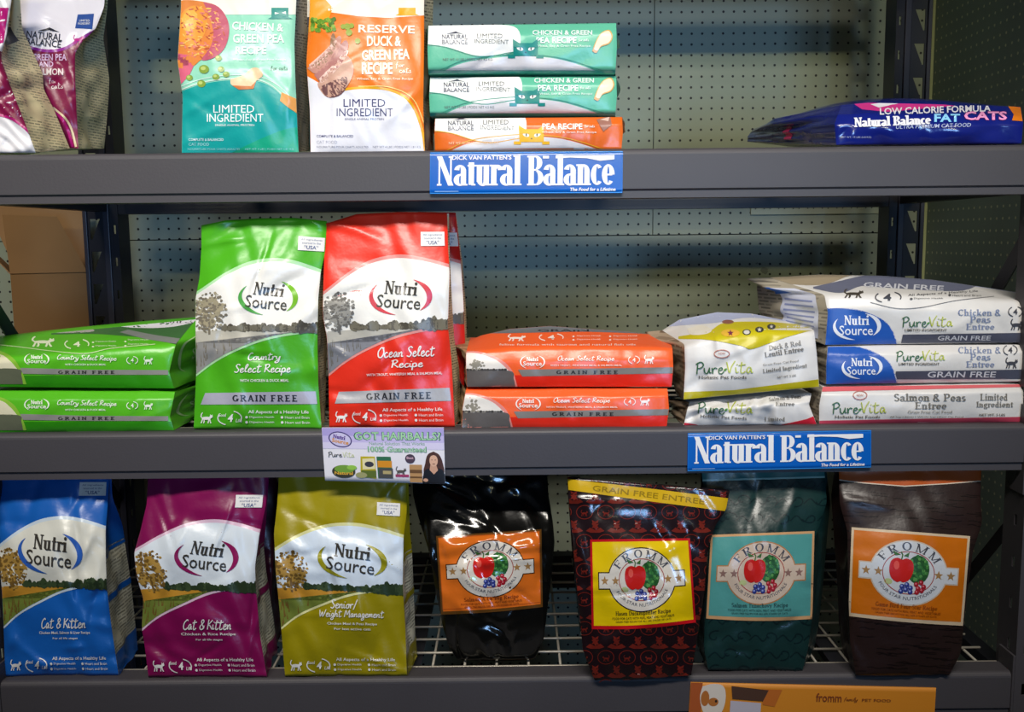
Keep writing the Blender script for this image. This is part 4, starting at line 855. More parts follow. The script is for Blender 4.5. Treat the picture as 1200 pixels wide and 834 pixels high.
b.draw(fit(sans('RESERVE', .018), 453, 34, 66, 9.5, rot=.02), CRM, 5, 'lettering'); b.draw(fit(sans('DUCK &', .03), 450, 48, 40, 12.5), CRM, 5, 'lettering'); b.draw(fit(sans('GREEN PEA', .03), 452, 64, 56, 12.5, rot=-.03), CRM, 5, 'lettering'); b.draw(fit(sans('RECIPE', .03), 442, 80, 36, 14), CRM, 5, 'lettering')
b.draw(fit(hand('for', .1), 469, 76.5, 11, 8), CRM, 5, 'lettering'); b.draw(fit(hand('cats', .1), 475, 82.5, 14, 6.5), CRM, 5, 'lettering'); b.draw(fit(sans('Wheat, Soy & Grain Free Recipe', .01), 451, 92.5, 66, 3.6), CRM, 5, 'lettering')
NV = '#3a3a6a'
b.draw(fit(sans('LIMITED'), 427, 120.5, 49, 9), NV, 5, 'lettering'); b.draw(fit(sans('INGREDIENT'), 427.5, 131.5, 66, 9.5), NV, 5, 'lettering'); b.draw(fit(sans('SINGLE ANIMAL PROTEIN'), 427, 139.5, 46, 2.4), NV, 5, 'lettering')
b.draw(fit(sans('COMPLETE & BALANCED', .01), 371, 159.5, 43, 3, align='l'), NV, 5, 'lettering'); b.draw(fit(sans('CAT FOOD'), 371, 166.5, 24, 3.6, align='l'), '#a8a6b4', 5, 'lettering'); b.draw(fit(sans('NOURRITURE POUR CHATS ADULTES     NET WT 4 LBS | POIDS NET 1.81 KG'), 371, 172.5, 122, 3.2, align='l'), '#8d8b98', 5, 'lettering')
b.draw(poly((467, 9), (487, 9), (487, 16), (491, 18), (463, 18), (467, 16)), '#e5a417', 4, 'print'); b.done()

# ------------------------------------------------------------------ flat bags
def flat(name, label, left, right, base, seed, Y0, d=.22, gusset=None, lean=((0, .0), (1, 0)), puff=.012, bulge=.012, group=None, foot=None, **kw):
    return Bag(name, label, 'bag of pet food', left, right, Y0, d, base, gusset, lean=lean, puff=puff, seed=seed, pinch=False, bulge=bulge, group=group, foot_z=foot, nv=34, nu=90, creases=kw.pop('creases', 18), amp=kw.pop('amp', .0024), **kw)
def mountain_logo(b, x, y, s, col='#4a4a5a'):
    b.draw(fit(sans('NATURAL', .01), x, y, 30 * s, 5.2 * s), col, 6, 'brand_logo'); b.draw(fit(sans('BALANCE', .01), x, y + 6 * s, 30 * s, 5.2 * s), col, 6, 'brand_logo')
    b.draw(poly((x - 10 * s, y - 3.4 * s), (x - 3 * s, y - 5 * s), (x + s, y - 6.4 * s), (x + 4 * s, y - 4.8 * s), (x + 10 * s, y - 3.4 * s), (x + 2 * s, y - 4.2 * s)), col, 6, 'brand_logo')
def cat_face(b, x, y, col, eye, s=1.0):
    b.draw(poly((x - 16 * s, y - 11 * s), (x - 8 * s, y - 6 * s), (x + 8 * s, y - 6 * s), (x + 15 * s, y - 11 * s), (x + 15 * s, y + 9 * s), (x - 15 * s, y + 9 * s)), col, 5, 'print')
    b.draw([rect(x - 22 * s, y + 9 * s, x - 13 * s, y + 13 * s), rect(x + 13 * s, y + 9 * s, x + 22 * s, y + 13 * s), rect(x - 15 * s, y + 8 * s, x + 15 * s, y + 10 * s)], col, 5, 'print')
    b.draw([ell(x - 7 * s, y + 1 * s, 4.2 * s, 2.3 * s, 16, .35), ell(x + 7 * s, y + 1 * s, 4.2 * s, 2.3 * s, 16, -.35)], eye, 6, 'print')
    b.draw([ell(x - 6.6 * s, y + 1 * s, .8 * s, 2 * s, 10), ell(x + 6.6 * s, y + 1 * s, .8 * s, 2 * s, 10), poly((x - 1.4 * s, y + 5 * s), (x + 1.4 * s, y + 5 * s), (x, y + 6.6 * s))], '#24302e', 7, 'print')
    b.draw([rect(x - 15 * s, y - 1.7 * s, x - 3 * s, y - .6 * s), rect(x + 3 * s, y - 1.7 * s, x + 15 * s, y - .6 * s)], col, 8, 'print')
zt = ZD['high']
def nb_flat(label, l, r, seed, Y0, base, wave, facec, eye, drum, ty, x0, foot=None, show=(1, 1)):
    b = flat('pet_food_bag', label, l, r, base, seed, Y0, d=.36, puff=.010, bulge=.004, group='flat limited ingredient bags', foot=foot, amp=.003, lean=((0, .012), (.2, 0), (.9, 0), (1, .008)))
    x1, yt, yb = x0 + 220, ty, l[-1][1]
    b.draw(under(cr([(x0 - 4, ty - 12), (x0 + 60, ty - 12), (x0 + 100, ty - 10), (x0 + 108, ty + 6), (x0 + 100, ty + 20), (x0 + 60, ty + 25), (x0 + 20, ty + 14), (x0 - 4, ty + 12)], 5), []), '#e7e6e3', 2)
    b.draw(under(cr([(x0 + 5, yb + 4), (x0 + 40, yb - 12), (x0 + 85, yb - 19), (x0 + 120, yb - 20), (x0 + 160, yb - 15), (x0 + 214, yb + 3)], 5), [(x0 + 214, yb + 8), (x0 + 5, yb + 8)]), '#d3cfd2', 2)
    b.draw(band(cr([(x0 - 4, ty + 11), (x0 + 20, ty + 14), (x0 + 60, ty + 25), (x0 + 100, ty + 20)], 5), 1), wave, 3); b.draw(band(cr([(x0 + 5, yb + 1), (x0 + 40, yb - 15), (x0 + 85, yb - 21.5), (x0 + 120, yb - 22), (x0 + 160, yb - 17), (x0 + 214, yb)], 5), .9), wave, 3)
    b.draw(rect(x0 - 4, yb - 3.4, x1 + 4, yb + 3), facec, 4)
    mountain_logo(b, x0 + 31, ty + 2, 1.0); b.draw(fit(sans('LIMITED'), x0 + 72, ty + 1, 30, 5), '#6a6a66', 5, 'lettering'); b.draw(fit(sans('INGREDIENT'), x0 + 74, ty + 7.5, 40, 5, rot=.03), '#6a6a66', 5, 'lettering')
    b.draw(fit(sans('NET WT 10 LBS | POIDS NET 4.5 KG'), x0 + 46, ty + 29 if base != '#d9641c' else ty + 26, 58, 4), '#5d6a66' if base != '#d9641c' else '#f0c8a0', 5, 'lettering')
    cat_face(b, x0 + 114, ty + 15, facec, eye, .95)
    if drum: b.draw(fit(sans('CHICKEN & GREEN', .02), x0 + 157, ty - 3, 70, 5.5), '#e7eee9', 5, 'lettering')
    b.draw(fit(sans('PEA RECIPE', .02), x0 + 150, ty + 6, 47, 7), '#e7eee9', 5, 'lettering'); b.draw(fit(hand('for cats', .12), x0 + 182, ty + 6, 12, 4), '#e7eee9', 5, 'lettering')
    b.draw(fit(sans('Wheat, Soy & Grain Free Recipe'), x0 + 158, ty + 13, 64, 3), '#e7eee9', 5, 'lettering')
    if drum:
        p = [(x0 + 192, ty + 19), (x0 + 195, ty + 10), (x0 + 202, ty - 2), (x0 + 212, ty - 6), (x0 + 216, ty + 2), (x0 + 212, ty + 10), (x0 + 202, ty + 14), (x0 + 197, ty + 21)]
        b.draw((cr(p + [p[0]], 4), [tuple(range(33))]), '#d9a45a', 5, 'food_picture'); p = [(a * .86 + .14 * (x0 + 206), c * .86 + .14 * (ty + 2)) for a, c in p]; b.draw((cr(p + [p[0]], 4), [tuple(range(33))]), '#f0e2c0', 6, 'food_picture')
    else: b.draw(poly((x0 + 190, ty - 2), (x0 + 206, ty - 6), (x0 + 208, ty + 4), (x0 + 198, ty + 12)), '#9a6a5c', 5, 'food_picture'); b.draw(poly((x0 + 194, ty - 2), (x0 + 205, ty - 5), (x0 + 204, ty)), '#d8b4a4', 6, 'food_picture')
    return b.done()
nb_flat('mint and white flat bag, topmost of three stacked on the high shelf', [(502, 30), (501, 56), (502, 86)], [(722, 27), (723, 55), (721, 86)], 61, 1.525, '#5fb596', '#39917a', '#17837a', '#e9e9e2', True, 41, 502)
nb_flat('mint and white flat bag in the middle of the stack above the blue sign', [(504, 91), (503, 112), (504, 136)], [(722, 89), (723, 112), (721, 135)], 63, 1.53, '#5fb596', '#39917a', '#17837a', '#e9e9e2', True, 97, 504)
nb_flat('orange and white flat bag at the bottom of the stack above the blue sign', [(510, 139), (509, 156), (510, 180)], [(729, 137), (730, 155), (728, 178)], 65, 1.522, '#d9641c', '#e0a21a', '#e8b01a', '#f2ead8', False, 142, 509, foot=zt + .0006)

b = flat('pet_food_bag', 'navy flat bag with pink and orange lettering lying on the right of the high shelf', [(986, 123), (978, 145), (980, 170)], [(1196, 125), (1199, 145), (1197, 168)], '#142078', 67, 1.525, d=.36, bulge=.028, foot=zt + .0006, rough=.2, amp=.004, creases=26,
         lean=((0, .05), (.25, .012), (.5, 0), (1, 0)), top=((0, 0), (.15, -3), (.5, -2), (1, 0)), back_l=[(882, 152), (876, 160), (876, 166)], coat=.4)
b.draw(poly((995, 118), (1060, 117), (1120, 124), (1040, 131), (1010, 128)), '#d0388a', 1); b.draw([poly((1020, 122), (1050, 118), (1058, 120), (1030, 126))], '#e9e6ee', 2)
b.draw(fit(sans('LOW CALORIE FORMULA', .02), 1096, 128.5, 130, 8, rot=-.03), '#ecebf0', 5, 'lettering'); b.draw(fit(serif('Natural Balance', T=.3, t=.12), 1046, 141.5, 90, 11.5, rot=-.04), '#e6e6ee', 5, 'brand_logo')
b.draw(fit(sans('FAT', .05), 1110, 138, 31, 10), '#2b5fc0', 5, 'lettering'); b.draw(fit(sans('FAT', .03), 1110, 138, 30, 9.4), '#8fd0f2', 6, 'lettering'); b.draw(fit(sans('CATS', .05), 1155, 135.5, 51, 11), '#7a1560', 5, 'lettering'); b.draw(fit(sans('CATS', .03), 1155, 135.5, 50, 10), '#f2a0d2', 6, 'lettering')
b.draw(fit(sans('ULTRA PREMIUM CAT FOOD', .01), 1094, 147.5, 88, 4.6, .2, rot=-.03), '#a9b4d8', 5, 'lettering'); b.draw(fit(sans('NET WT. 15 LBS (6.8 KG)'), 1003, 161, 36, 2.8), '#a9b0d0', 5, 'lettering'); b.draw(poly((1181, 124), (1200, 126), (1200, 142), (1186, 141), (1188, 134)), '#e07a1c', 5, 'print')
b.on_side(fit(sans('REDUCED CALORIE FORMULA', .01), .66, .38, .42, .09), '#c9cee8', -1); b.on_side(fit(sans('DRY CAT FOOD FOR OVERWEIGHT'), .66, .6, .44, .07), '#c9cee8', -1); b.on_side(poly((.44, .36), (.5, .32), (.5, .86), (.42, .86)), '#c82a6a', -1); b.done()

zm = ZD['mid']
GL = [(-21, 398, 0), (-23, 420, .38), (-24, 436, .72), (-22, 453, 1)]; GR = [(230, 374, 0), (206, 403, .38), (198, 436, .76), (204, 455, 1)]
def grass_flat(label, l, r, seed, Y0, upper, foot=None):
    b = flat('pet_food_bag', label, l, r, '#55b420', seed, Y0, d=.20 if upper else .24, group='flat green bags', foot=foot, bulge=.004 if upper else .002, puff=.010, lean=((0, .13), (.2, .06), (.38, .006), (.5, 0), (1, 0)) if upper else ((0, .01), (.2, 0), (1, 0)), amp=.002)
    y = 418 if upper else 471; e = 0 if upper else 54
    b.draw(poly((-30, 431 + e), (28, 431 + e), (100, 433 + e), (197, 433.5 + e), (197, 439 + e), (100, 439 + e), (-30, 437 + e)), '#8d8b86', 3)
    b.draw(fit(serif('GRAIN FREE', T=.22, t=.13, track=.3), 101, 436 + e, 66, 3.6), '#35342f', 5, 'lettering'); b.draw(poly((-30, 440 + e), (250, 440 + e), (250, 460 + e), (-30, 460 + e)), '#2f8c14', 2)
    b.draw((cr([(-30, 406 + e), (0, 411 + e), (16, 420 + e), (26, 436 + e), (31, 450 + e)], 5) + [(-30, 450 + e)], [tuple(range(22))]), '#86b83a', 4); b.draw((cr([(-30, 412 + e), (0, 415 + e), (12, 423 + e), (20, 432 + e)], 5) + [(-30, 432 + e)], [tuple(range(17))]), '#dcd6b8', 5, 'landscape_picture'); b.draw((cr([(-30, 432 + e), (20, 432 + e), (25, 440 + e), (27, 450 + e)], 5) + [(-30, 450 + e)], [tuple(range(17))]), '#5f6350', 5, 'landscape_picture')
    b.draw([ring(43, y + 3, 14, 8, 1.6, 120, 235, taper=True), ring(43, y + 3, 14, 8, 1.8, 62, -50, taper=True)], '#e4efd8', 5, 'brand_logo'); b.draw(fit(serif('Nutri', T=.26, t=.1), 43, y, 14, 5), '#e4efd8', 5, 'brand_logo'); b.draw(fit(sans('Source', .02), 43, y + 5, 22, 5), '#e4efd8', 5, 'brand_logo')
    b.draw(fit(hand('Country Select Recipe', .12), 102, y + 2, 70, 8.5, .2, rot=.02), '#e8f2dc', 5, 'lettering'); b.draw(fit(sans('WITH CHICKEN & DUCK MEAL', .01), 100, y + 9, 48, 2.2), '#e8f2dc', 5, 'lettering')
    b.draw([ring(155, y + 4, 6.5, 4.5, .9, 80, -60), ring(155, y + 4, 6.5, 4.5, .9, 250, 130)] + fit(sans('4', .02), 155, y + 4, 3.5, 5) + [cat(174, y + 4, 11)], '#e4efd8', 5, 'lettering')
    if upper:
        b.draw(under(cr([(60, 392), (105, 391), (140, 393), (170, 396), (210, 404)], 5), cr([(250, 360), (160, 362), (110, 372), (60, 385)], 5)[::-1]), '#3f6a3c', 2); b.draw(under(cr([(118, 380), (160, 384), (200, 383), (235, 376)], 5), [(240, 360), (118, 366)]), '#dcdae2', 4)
        b.draw(under(cr([(20, 388), (70, 390), (110, 388), (96, 380)], 5), [(96, 374), (20, 384)]), '#a8a4a0', 4)
        b.draw(under(cr([(150, 386), (180, 392), (215, 397)], 5), [(215, 404), (170, 397), (140, 389)]), '#7f8480', 4)
        b.draw([ring(186, 376.5, 19, 5, 2.0, 130, 230, taper=True)] , '#4f9f4a', 5, 'brand_logo'); b.draw(fit(sans('Source', .01), 208, 376.5, 44, 4), '#55534f', 5, 'brand_logo')
        b.draw([flatten(cat(51, 400, 28, 1), 400, .5)], '#e8f2d0', 5, 'lettering'); b.draw([ring(90, 403, 14, 6, 1.3, 60, -20), ring(90, 403, 14, 6, 1.3, 240, 140)] + fit(sans('4', .03), 90, 403, 8, 6), '#e8f2d0', 5, 'lettering')
        b.draw([ell(109 + 38 * k, 401 + 5 * j - k, 1.4, .9, 8) for k in (0, 1) for j in (0, 1)], '#e8f2d0', 5, 'lettering')
        for k in (0, 1):
            for j in (0, 1): b.draw(fit(sans('Digestive Health'), 124 + 38 * k, 400 + 5 * j - 2 * k, 24, 2), '#e8f2d0', 5, 'lettering')
        b.draw(band(cr([(-20, 402), (20, 406), (60, 411), (100, 414), (130, 408), (182, 403)], 5), .9), '#c6e0a4', 5, 'lettering')
    b.on_side([ring(.5, .52, .38, .36, .05, 120, 240, taper=True)] + fit(serif('Nutri', T=.26, t=.1), .62, .42, .4, .16) + fit(sans('Source', .01), .6, .58, .5, .16), '#a8cf8a', 1); return b.done()
grass_flat('green flat bag, upper of two lying at the left end of the middle shelf', GL, GR, 71, 1.525, True)
grass_flat('green flat bag, lower of two lying at the left end of the middle shelf', [(-21, 458), (-24, 482), (-22, 507)], [(205, 459), (199, 488), (204, 504)], 73, 1.52, False, zm + .0006)

def orange_flat(label, l, r, seed, Y0, upper, dx, e, foot=None):
    b = flat('pet_food_bag', label, l, r, '#f0602a', seed, Y0, d=.17 if upper else .23, group='flat orange bags', foot=foot, bulge=.002, puff=.010, top=((0, 0), (.06, -6), (.2, -13), (.4, -16), (.6, -12), (.8, -8), (.93, -4), (1, 0)) if upper else None,
             lean=((0, .12), (.15, .06), (.3, .008), (.5, 0), (1, 0)) if upper else ((0, .01), (.2, 0), (1, 0)), amp=.003, back_r=[(762, 400), (762, 450)] if upper else [(758, 456), (758, 492)], gusset=print_mat('#a98a66', '#5a4632', sx=.03, row=.007))
    X = lambda a: a + dx
    b.draw(poly((X(540), 440 + e), (X(795), 438 + e), (X(795), 470 + e), (X(540), 470 + e)), '#dc2a18', 2); b.draw(poly((X(607), 433 + e), (X(795), 430 + e), (X(795), 437 + e), (X(612), 441 + e)), '#7f7b76', 3); b.draw(fit(serif('GRAIN FREE', T=.22, t=.13, track=.35), X(688), 436 + e, 72, 4), '#2d2b29', 5, 'lettering')
    arc = cr([(X(540), 411 + e), (X(562), 412 + e), (X(585), 420 + e), (X(600), 434 + e), (X(607), 455 + e)], 5); b.draw((arc + [(X(540), 455 + e)], [tuple(range(len(arc) + 1))]), '#e08a80', 4)
    arc = cr([(X(540), 413 + e), (X(560), 414 + e), (X(582), 422 + e), (X(596), 434 + e)], 5); b.draw((arc + [(X(540), 434 + e)], [tuple(range(len(arc) + 1))]), '#e4ded6', 5, 'landscape_picture'); arc = cr([(X(540), 433.5 + e), (X(596), 434 + e), (X(602), 444 + e), (X(604), 453 + e)], 5); b.draw((arc + [(X(540), 453 + e)], [tuple(range(len(arc) + 1))]), '#5f5a58', 5, 'landscape_picture')
    r = random.Random(seed); b.draw([ell(X(558) + r.gauss(0, 3.4), 427 + e + r.gauss(0, 3), 1.6, 1.3, 7) for _ in range(40)] + [rect(X(557.5), 428 + e, X(558.5), 434 + e)], '#8f897c', 6, 'landscape_picture'); b.draw([ell(X(548) + 3.4 * i, 433 + e, 2, .6 + 1.0 * r.random(), 7) for i in range(14)], '#3f3b38', 6, 'landscape_picture')
    W = '#f7e6dc'; x, y = X(624), 424 + e
    b.draw([ring(x, y, 14, 8.5, 1.6, 120, 240, taper=True), ring(x, y, 14, 8.5, 1.8, 62, -58, taper=True)], W, 5, 'brand_logo'); b.draw(fit(serif('Nutri', T=.26, t=.1), x, y - 3.4, 14, 5), W, 5, 'brand_logo'); b.draw(fit(sans('Source', .02), x, y + 1.8, 22, 5.4), W, 5, 'brand_logo')
    b.draw(fit(hand('Ocean Select Recipe', .12), X(687), 420.5 + e, 67, 8, .2), W, 5, 'lettering'); b.draw(fit(sans('WITH TROUT, WHITEFISH MEAL & SALMON MEAL', .01), X(687), 428 + e, 84, 2.3), W, 5, 'lettering')
    b.draw([ring(X(743), 421.5 + e, 6.5, 4.5, .9, 80, -60), ring(X(743), 421.5 + e, 6.5, 4.5, .9, 250, 130)] + fit(sans('4', .02), X(743), 421.5 + e, 3.5, 5) + [cat(X(761), 421 + e, 12)], W, 5, 'lettering')
    if upper:
        b.draw(under(cr([(575, 390.5), (610, 390), (680, 388.5), (745, 390.5), (770, 392)], 5), [(790, 376), (560, 376)]), '#6d6f74', 3); b.draw(fit(sans('GRAIN', .01), 660, 387, 60, 2.8), '#24262b', 5, 'lettering'); b.draw(poly((757, 386), (772, 384), (788, 396), (770, 392)), '#d01f2a', 4)
        b.draw([flatten(cat(606, 395.5, 22, 1), 395.5, .42)] + [ring(646, 395, 14, 4.5, 1.1, 60, -20), ring(646, 395, 14, 4.5, 1.1, 240, 140)] + fit(sans('4', .03), 646, 395, 8, 5), W, 5, 'lettering')
        for k in (0, 1):
            for j in (0, 1): b.draw([ell(672 + 43 * k, 394 + 4 * j, 1.3, 1, 8)] + fit(sans('Digestive Health'), 690 + 43 * k, 393.5 + 4 * j, 28, 1.8), W, 5, 'lettering')
        b.draw(fit(sans('feline formula with taurine and natural fish oils', .0), 665, 403.5, 160, 2.2), W, 5, 'lettering')
    return b.done()
orange_flat('orange flat bag, upper of two lying beside the tall red bags', [(550, 399, 0), (546, 414, .3), (546, 432, .6), (547, 453, 1)], [(784, 396, 0), (788, 408, .3), (789, 431, .65), (787, 453, 1)], 75, 1.53, True, 0, 0)
orange_flat('orange flat bag, lower of two lying beside the tall red bags', [(546, 457), (542, 478), (541, 502)], [(782, 455), (784, 478), (781, 502)], 77, 1.52, False, -5, 49, zm + .0006)

def vita(b, x, y, wd, sub, part='brand_logo', rot=0.0):
    k = wd / 68.0
    b.draw(fit(hand('Pure', .085), x - 17 * k, y, 34 * k, 15 * k, rot=rot), '#3c6a4a', 6, part); b.draw(fit(hand('Vita', .075), x + 18 * k, y - 1 * k, 32 * k, 15 * k, rot=rot), '#b3bd3f', 6, part); b.draw(ell(x + 1 * k, y + 2 * k, 2.4 * k, 1.3 * k, 10, -.6), '#4f8a3a', 6, part)
    b.draw(fit(sans(sub, .01), x - 2 * k, y + 11 * k, 56 * k, 3.6 * k, rot=rot), '#55534f', 6, 'lettering')
tanside = print_mat('#a8937c', '#6a5644', sx=.03, row=.008); beige = print_mat('#a9a08f', '#6f6a60', sx=.02, row=.006)
PAPER = '#dcdad8'
def white_flat(label, l, r, seed, Y0, d, upper, foot=None, **kw):
    return flat('pet_food_bag', label, l, r, PAPER, seed, Y0, d=d, gusset=kw.pop('gusset', tanside), group=kw.pop('group'), foot=foot, bulge=.003, lean=upper, amp=kw.pop('amp', .004), creases=30, puff=.014, rough=.4, **kw)
b = white_flat('white flat bag with a yellow green band, leaning on top of a white bag', [(776, 387, 0), (802, 403, .24), (803, 430, .6), (801, 468, 1)], [(945, 381, 0), (954, 387, .24), (957, 413, .6), (960, 453, 1)], 81, 1.515, .16, ((0, .13), (.2, .03), (.28, .006), (.5, 0), (1, 0)), top=((0, 0), (.12, -12), (.38, -19), (.62, -16), (.82, -8), (1, 0)), back_l=[(775, 390, 0), (782, 410, .3), (792, 462, 1)], back_r=[(902, 388, 0), (904, 400, .24), (905, 416, .6), (905, 449, 1)], group='white bags with a handwritten name')
b.draw(under(cr([(760, 385), (800, 381), (840, 378), (880, 372), (950, 380)], 5), [(960, 350), (760, 350)]), '#a9b0cc', 2); b.draw(under(cr([(795, 394), (830, 388), (850, 378), (900, 377), (945, 381)], 5), cr([(962, 384), (925, 394), (902, 402), (880, 409), (868, 405), (830, 398), (795, 397)], 5)[::-1]), '#c4b718', 3)
b.draw((cr([(805, 385), (822, 381), (834, 386), (828, 391), (810, 392), (805, 385)], 4), [tuple(range(21))]), '#e2dccf', 4, 'print'); b.draw(ell(853, 377, 7, 2.5, 14), '#8a5a4a', 4, 'print'); b.draw(ell(856, 390, 11, 4.5, 20), '#e2b43c', 5, 'print'); b.draw(star(856, 390, 4, n=5), '#7a2a4a', 6, 'print'); b.draw([ell(875, 389, 5, 3.4, 16), ell(890, 386, 5, 3.4, 16), ell(904, 382.5, 5, 3.2, 16)], '#3a3a36', 5, 'print'); b.draw([ell(875, 389, 3.6, 2.4, 16), star(890, 386, 3), star(904, 382.5, 2.6)], '#d8d6cc', 6, 'print')
b.draw(poly((795, 459.5), (860, 457), (970, 443), (970, 452), (860, 466), (795, 470)), '#b5a912', 3)
b.draw([ring(846, 414.5, 9, 4.6, 1.0, 0, 360, 24)], '#b9776a', 5, 'print'); b.draw(fit(sans('NEW!'), 846, 414, 8, 3), '#b9776a', 5, 'lettering'); vita(b, 849, 431, 68, 'Holistic Pet Foods', rot=.0)
b.draw(fit(serif('Duck & Red', T=.16, t=.08), 920, 404.5, 38, 6, rot=-.16), '#8d8a86', 5, 'lettering'); b.draw(fit(serif('Lentil Entree', T=.16, t=.08), 919, 412, 46, 6, rot=-.16), '#6f6c68', 5, 'lettering'); b.draw(fit(serif('Limited Ingredient', T=.16, t=.08), 920, 432, 52, 6, rot=-.13), '#77746e', 5, 'lettering'); b.draw(fit(sans('Grain Free Cat Food'), 915, 425, 42, 2.6, rot=-.12), '#8d8a86', 5, 'lettering'); b.draw(fit(sans('NET WT. 5 LBS'), 922, 441, 22, 2.6, rot=-.12), '#55534f', 5, 'lettering'); b.done()
b = white_flat('white flat bag with red lower corners crushed under the yellow banded bag', [(808, 471, 0), (805, 481, .4), (801, 500, 1)], [(951, 461, 0), (948, 474, .4), (957, 497, 1)], 83, 1.52, .19, ((0, .02), (.3, 0), (1, 0)), foot=zm + .0006, back_l=[(790, 466, 0), (788, 480, .4), (789, 497, 1)], amp=.006, group='white bags with a handwritten name')
b.draw(poly((795, 494), (815, 497), (835, 503), (795, 505)), '#c8203c', 3); b.draw(poly((962, 484), (945, 491), (905, 500), (962, 502)), '#cf2036', 3); vita(b, 850, 478, 66, 'Holistic Pet Foods', rot=.05); b.draw(fit(serif('Salmon & Peas', T=.16, t=.08), 920, 466, 38, 4.6, rot=-.1), '#77746e', 5, 'lettering'); b.draw(fit(serif('Limited', T=.16, t=.08), 908, 491, 24, 5), '#77746e', 5, 'lettering'); b.draw(fit(serif('Entree', T=.16, t=.08), 920, 473, 22, 4.6), '#77746e', 5, 'lettering'); b.done()

BLU, SLATE = '#1f56b0', '#4a4d5e'
def chicken_flat(label, l, r, seed, Y0, d, lean, e, upper, foot=None, **kw):
    b = white_flat(label, l, r, seed, Y0, d, lean, foot, group='blue cornered white bags', gusset=beige, **kw)
    y0, y1 = (362, 404) if upper else (405, 450)
    arc = cr([(960, y0 - 1), (1000, y0), (1028, y0 + 9), (1044, y0 + 22), (1053, y1 + 3)], 6); b.draw((arc + [(960, y1 + 3)], [tuple(range(len(arc) + 1))]), BLU, 3, 'print'); b.draw(band(arc, 1.2), '#c9c9d4', 3, 'print')
    crescent_logo(b, '#e6e9f2', '#e6e9f2', '#e6e9f2', cx=1004 + e, cy=382 if upper else 430, wd=54 if upper else 46, tilt=.0)
    vita(b, 1087 if upper else 1079, 377 if upper else 417, 60 if upper else 58, 'LIMITED INGREDIENT')
    yc = 366 if upper else 410
    b.draw(fit(serif('Chicken &', T=.16, t=.08), 1148, yc, 50, 7.5), '#7f8cae', 5, 'lettering'); b.draw(fit(serif('Peas', T=.16, t=.08), 1149, yc + 8, 24, 7.5), '#7f8cae', 5, 'lettering'); b.draw(fit(serif('Entree', T=.16, t=.08), 1149, yc + 16.5, 33, 7), '#7f8cae', 5, 'lettering'); b.draw(band([(1155, yc + 12.6), (1158, yc + 11)], .9), '#7f8cae', 5, 'lettering')
    yb = (391, 401) if upper else (434, 443.5)
    b.draw(poly((1058 - (0 if upper else 8), yb[0] + 1), (1250, yb[0] - 2), (1250, yb[1]), (1056 - (0 if upper else 8), yb[1] + 1)), SLATE, 3, 'print'); b.draw(fit(sans('GRAIN FREE', .012), 1130 if upper else 1127, (yb[0] + yb[1]) / 2, 62 if upper else 80, 5.4 if upper else 7, .2), '#c9cad2', 5, 'lettering')
    xi, yi = (1190, 365) if upper else (1184, 410); b.draw([ring(xi, yi, 8, 6, 1, 70, -60), ring(xi, yi, 8, 6, 1, 250, 120)] + fit(sans('4', .02), xi, yi, 5, 7) + [cat(xi + 2, yi + 15, 15)], '#44464f', 5, 'lettering')
    if upper:
        b.draw(under(cr([(953, 338), (985, 343), (1010, 335), (1040, 337), (1120, 341), (1150, 333)], 5), cr([(1150, 326), (1080, 322), (1020, 322), (980, 330), (953, 336)], 5)[::-1]), '#6c7086', 3); b.draw(under(cr([(890, 330), (960, 334), (1000, 322), (1040, 322)], 4), [(1040, 312), (890, 312)]), '#a3947c', 2); b.draw(under(cr([(1040, 330), (1100, 331), (1160, 338), (1210, 346)], 4), [(1210, 318), (1040, 318)]), '#a6b0d6', 2)
        b.draw(fit(sans('GRAIN FREE', .015), 1059, 335.5, 94, 6, .1, rot=.045), '#d4d6de', 5, 'lettering'); b.draw([flatten(cat(1001, 343.5, 24, 1), 343.5, .5)], '#4a443c', 5, 'lettering'); b.draw([ring(1041, 348, 15, 6.5, 1.3, 60, -20), ring(1041, 348, 15, 6.5, 1.3, 240, 140)] + fit(sans('4', .03), 1040, 348, 9, 8), '#44464f', 5, 'lettering')
        b.draw(fit(sans('All Aspects of a Healthy Life', .008), 1105, 343.5, 82, 3.2, rot=-.06), '#5a5a5e', 5, 'lettering'); b.draw([ell(1068, 350, 1.8, 1.4, 8), ell(1113, 345.5, 1.8, 1.4, 8)] + fit(sans('Digestive Health'), 1088, 349.5, 34, 2.2) + fit(sans('Heart and Brain'), 1133, 346, 34, 2.2), '#5a5a5e', 5, 'lettering'); b.draw(band(cr([(1020, 354), (1050, 361), (1080, 360), (1120, 352), (1165, 347)], 5), .7), '#77777c', 5, 'lettering')
        b.on_side(poly((.12, .2), (.6, .22), (.62, .95), (.1, .95)), '#cfd3e6', -1); b.on_side(poly((.42, .2), (.68, .24), (.68, .36), (.42, .32)), '#2f62b4', -1, layer=2)
        for j in range(7): b.on_side(rect(.16, .40 + .075 * j, .56, .425 + .075 * j), '#8a94c0', -1, layer=2)
    return b.done()
chicken_flat('blue cornered white flat bag, topmost of the stack at the middle shelf\'s right end', [(902, 325, 0), (966, 345, .3), (970, 366, .55), (967, 404, 1)], [(1196, 343, 0), (1200, 352, .3), (1202, 372, .6), (1201, 401, 1)], 85, 1.54, .17, ((0, .13), (.15, .08), (.32, .012), (.5, 0), (1, 0)), 0, True,
    top=((0, 0), (.2, -7), (.45, -10), (.65, -9), (.85, -4), (1, 0)), back_l=[(888, 327, 0), (887, 337, .3), (889, 362, .6), (893, 374, 1)], amp=.003)
chicken_flat('blue cornered white flat bag in the middle of the right hand stack', [(970, 406), (968, 428), (968, 450)], [(1199, 404), (1201, 426), (1200, 447)], 87, 1.53, .2, ((0, .012), (.2, 0), (1, 0)), 6, False, amp=.002)
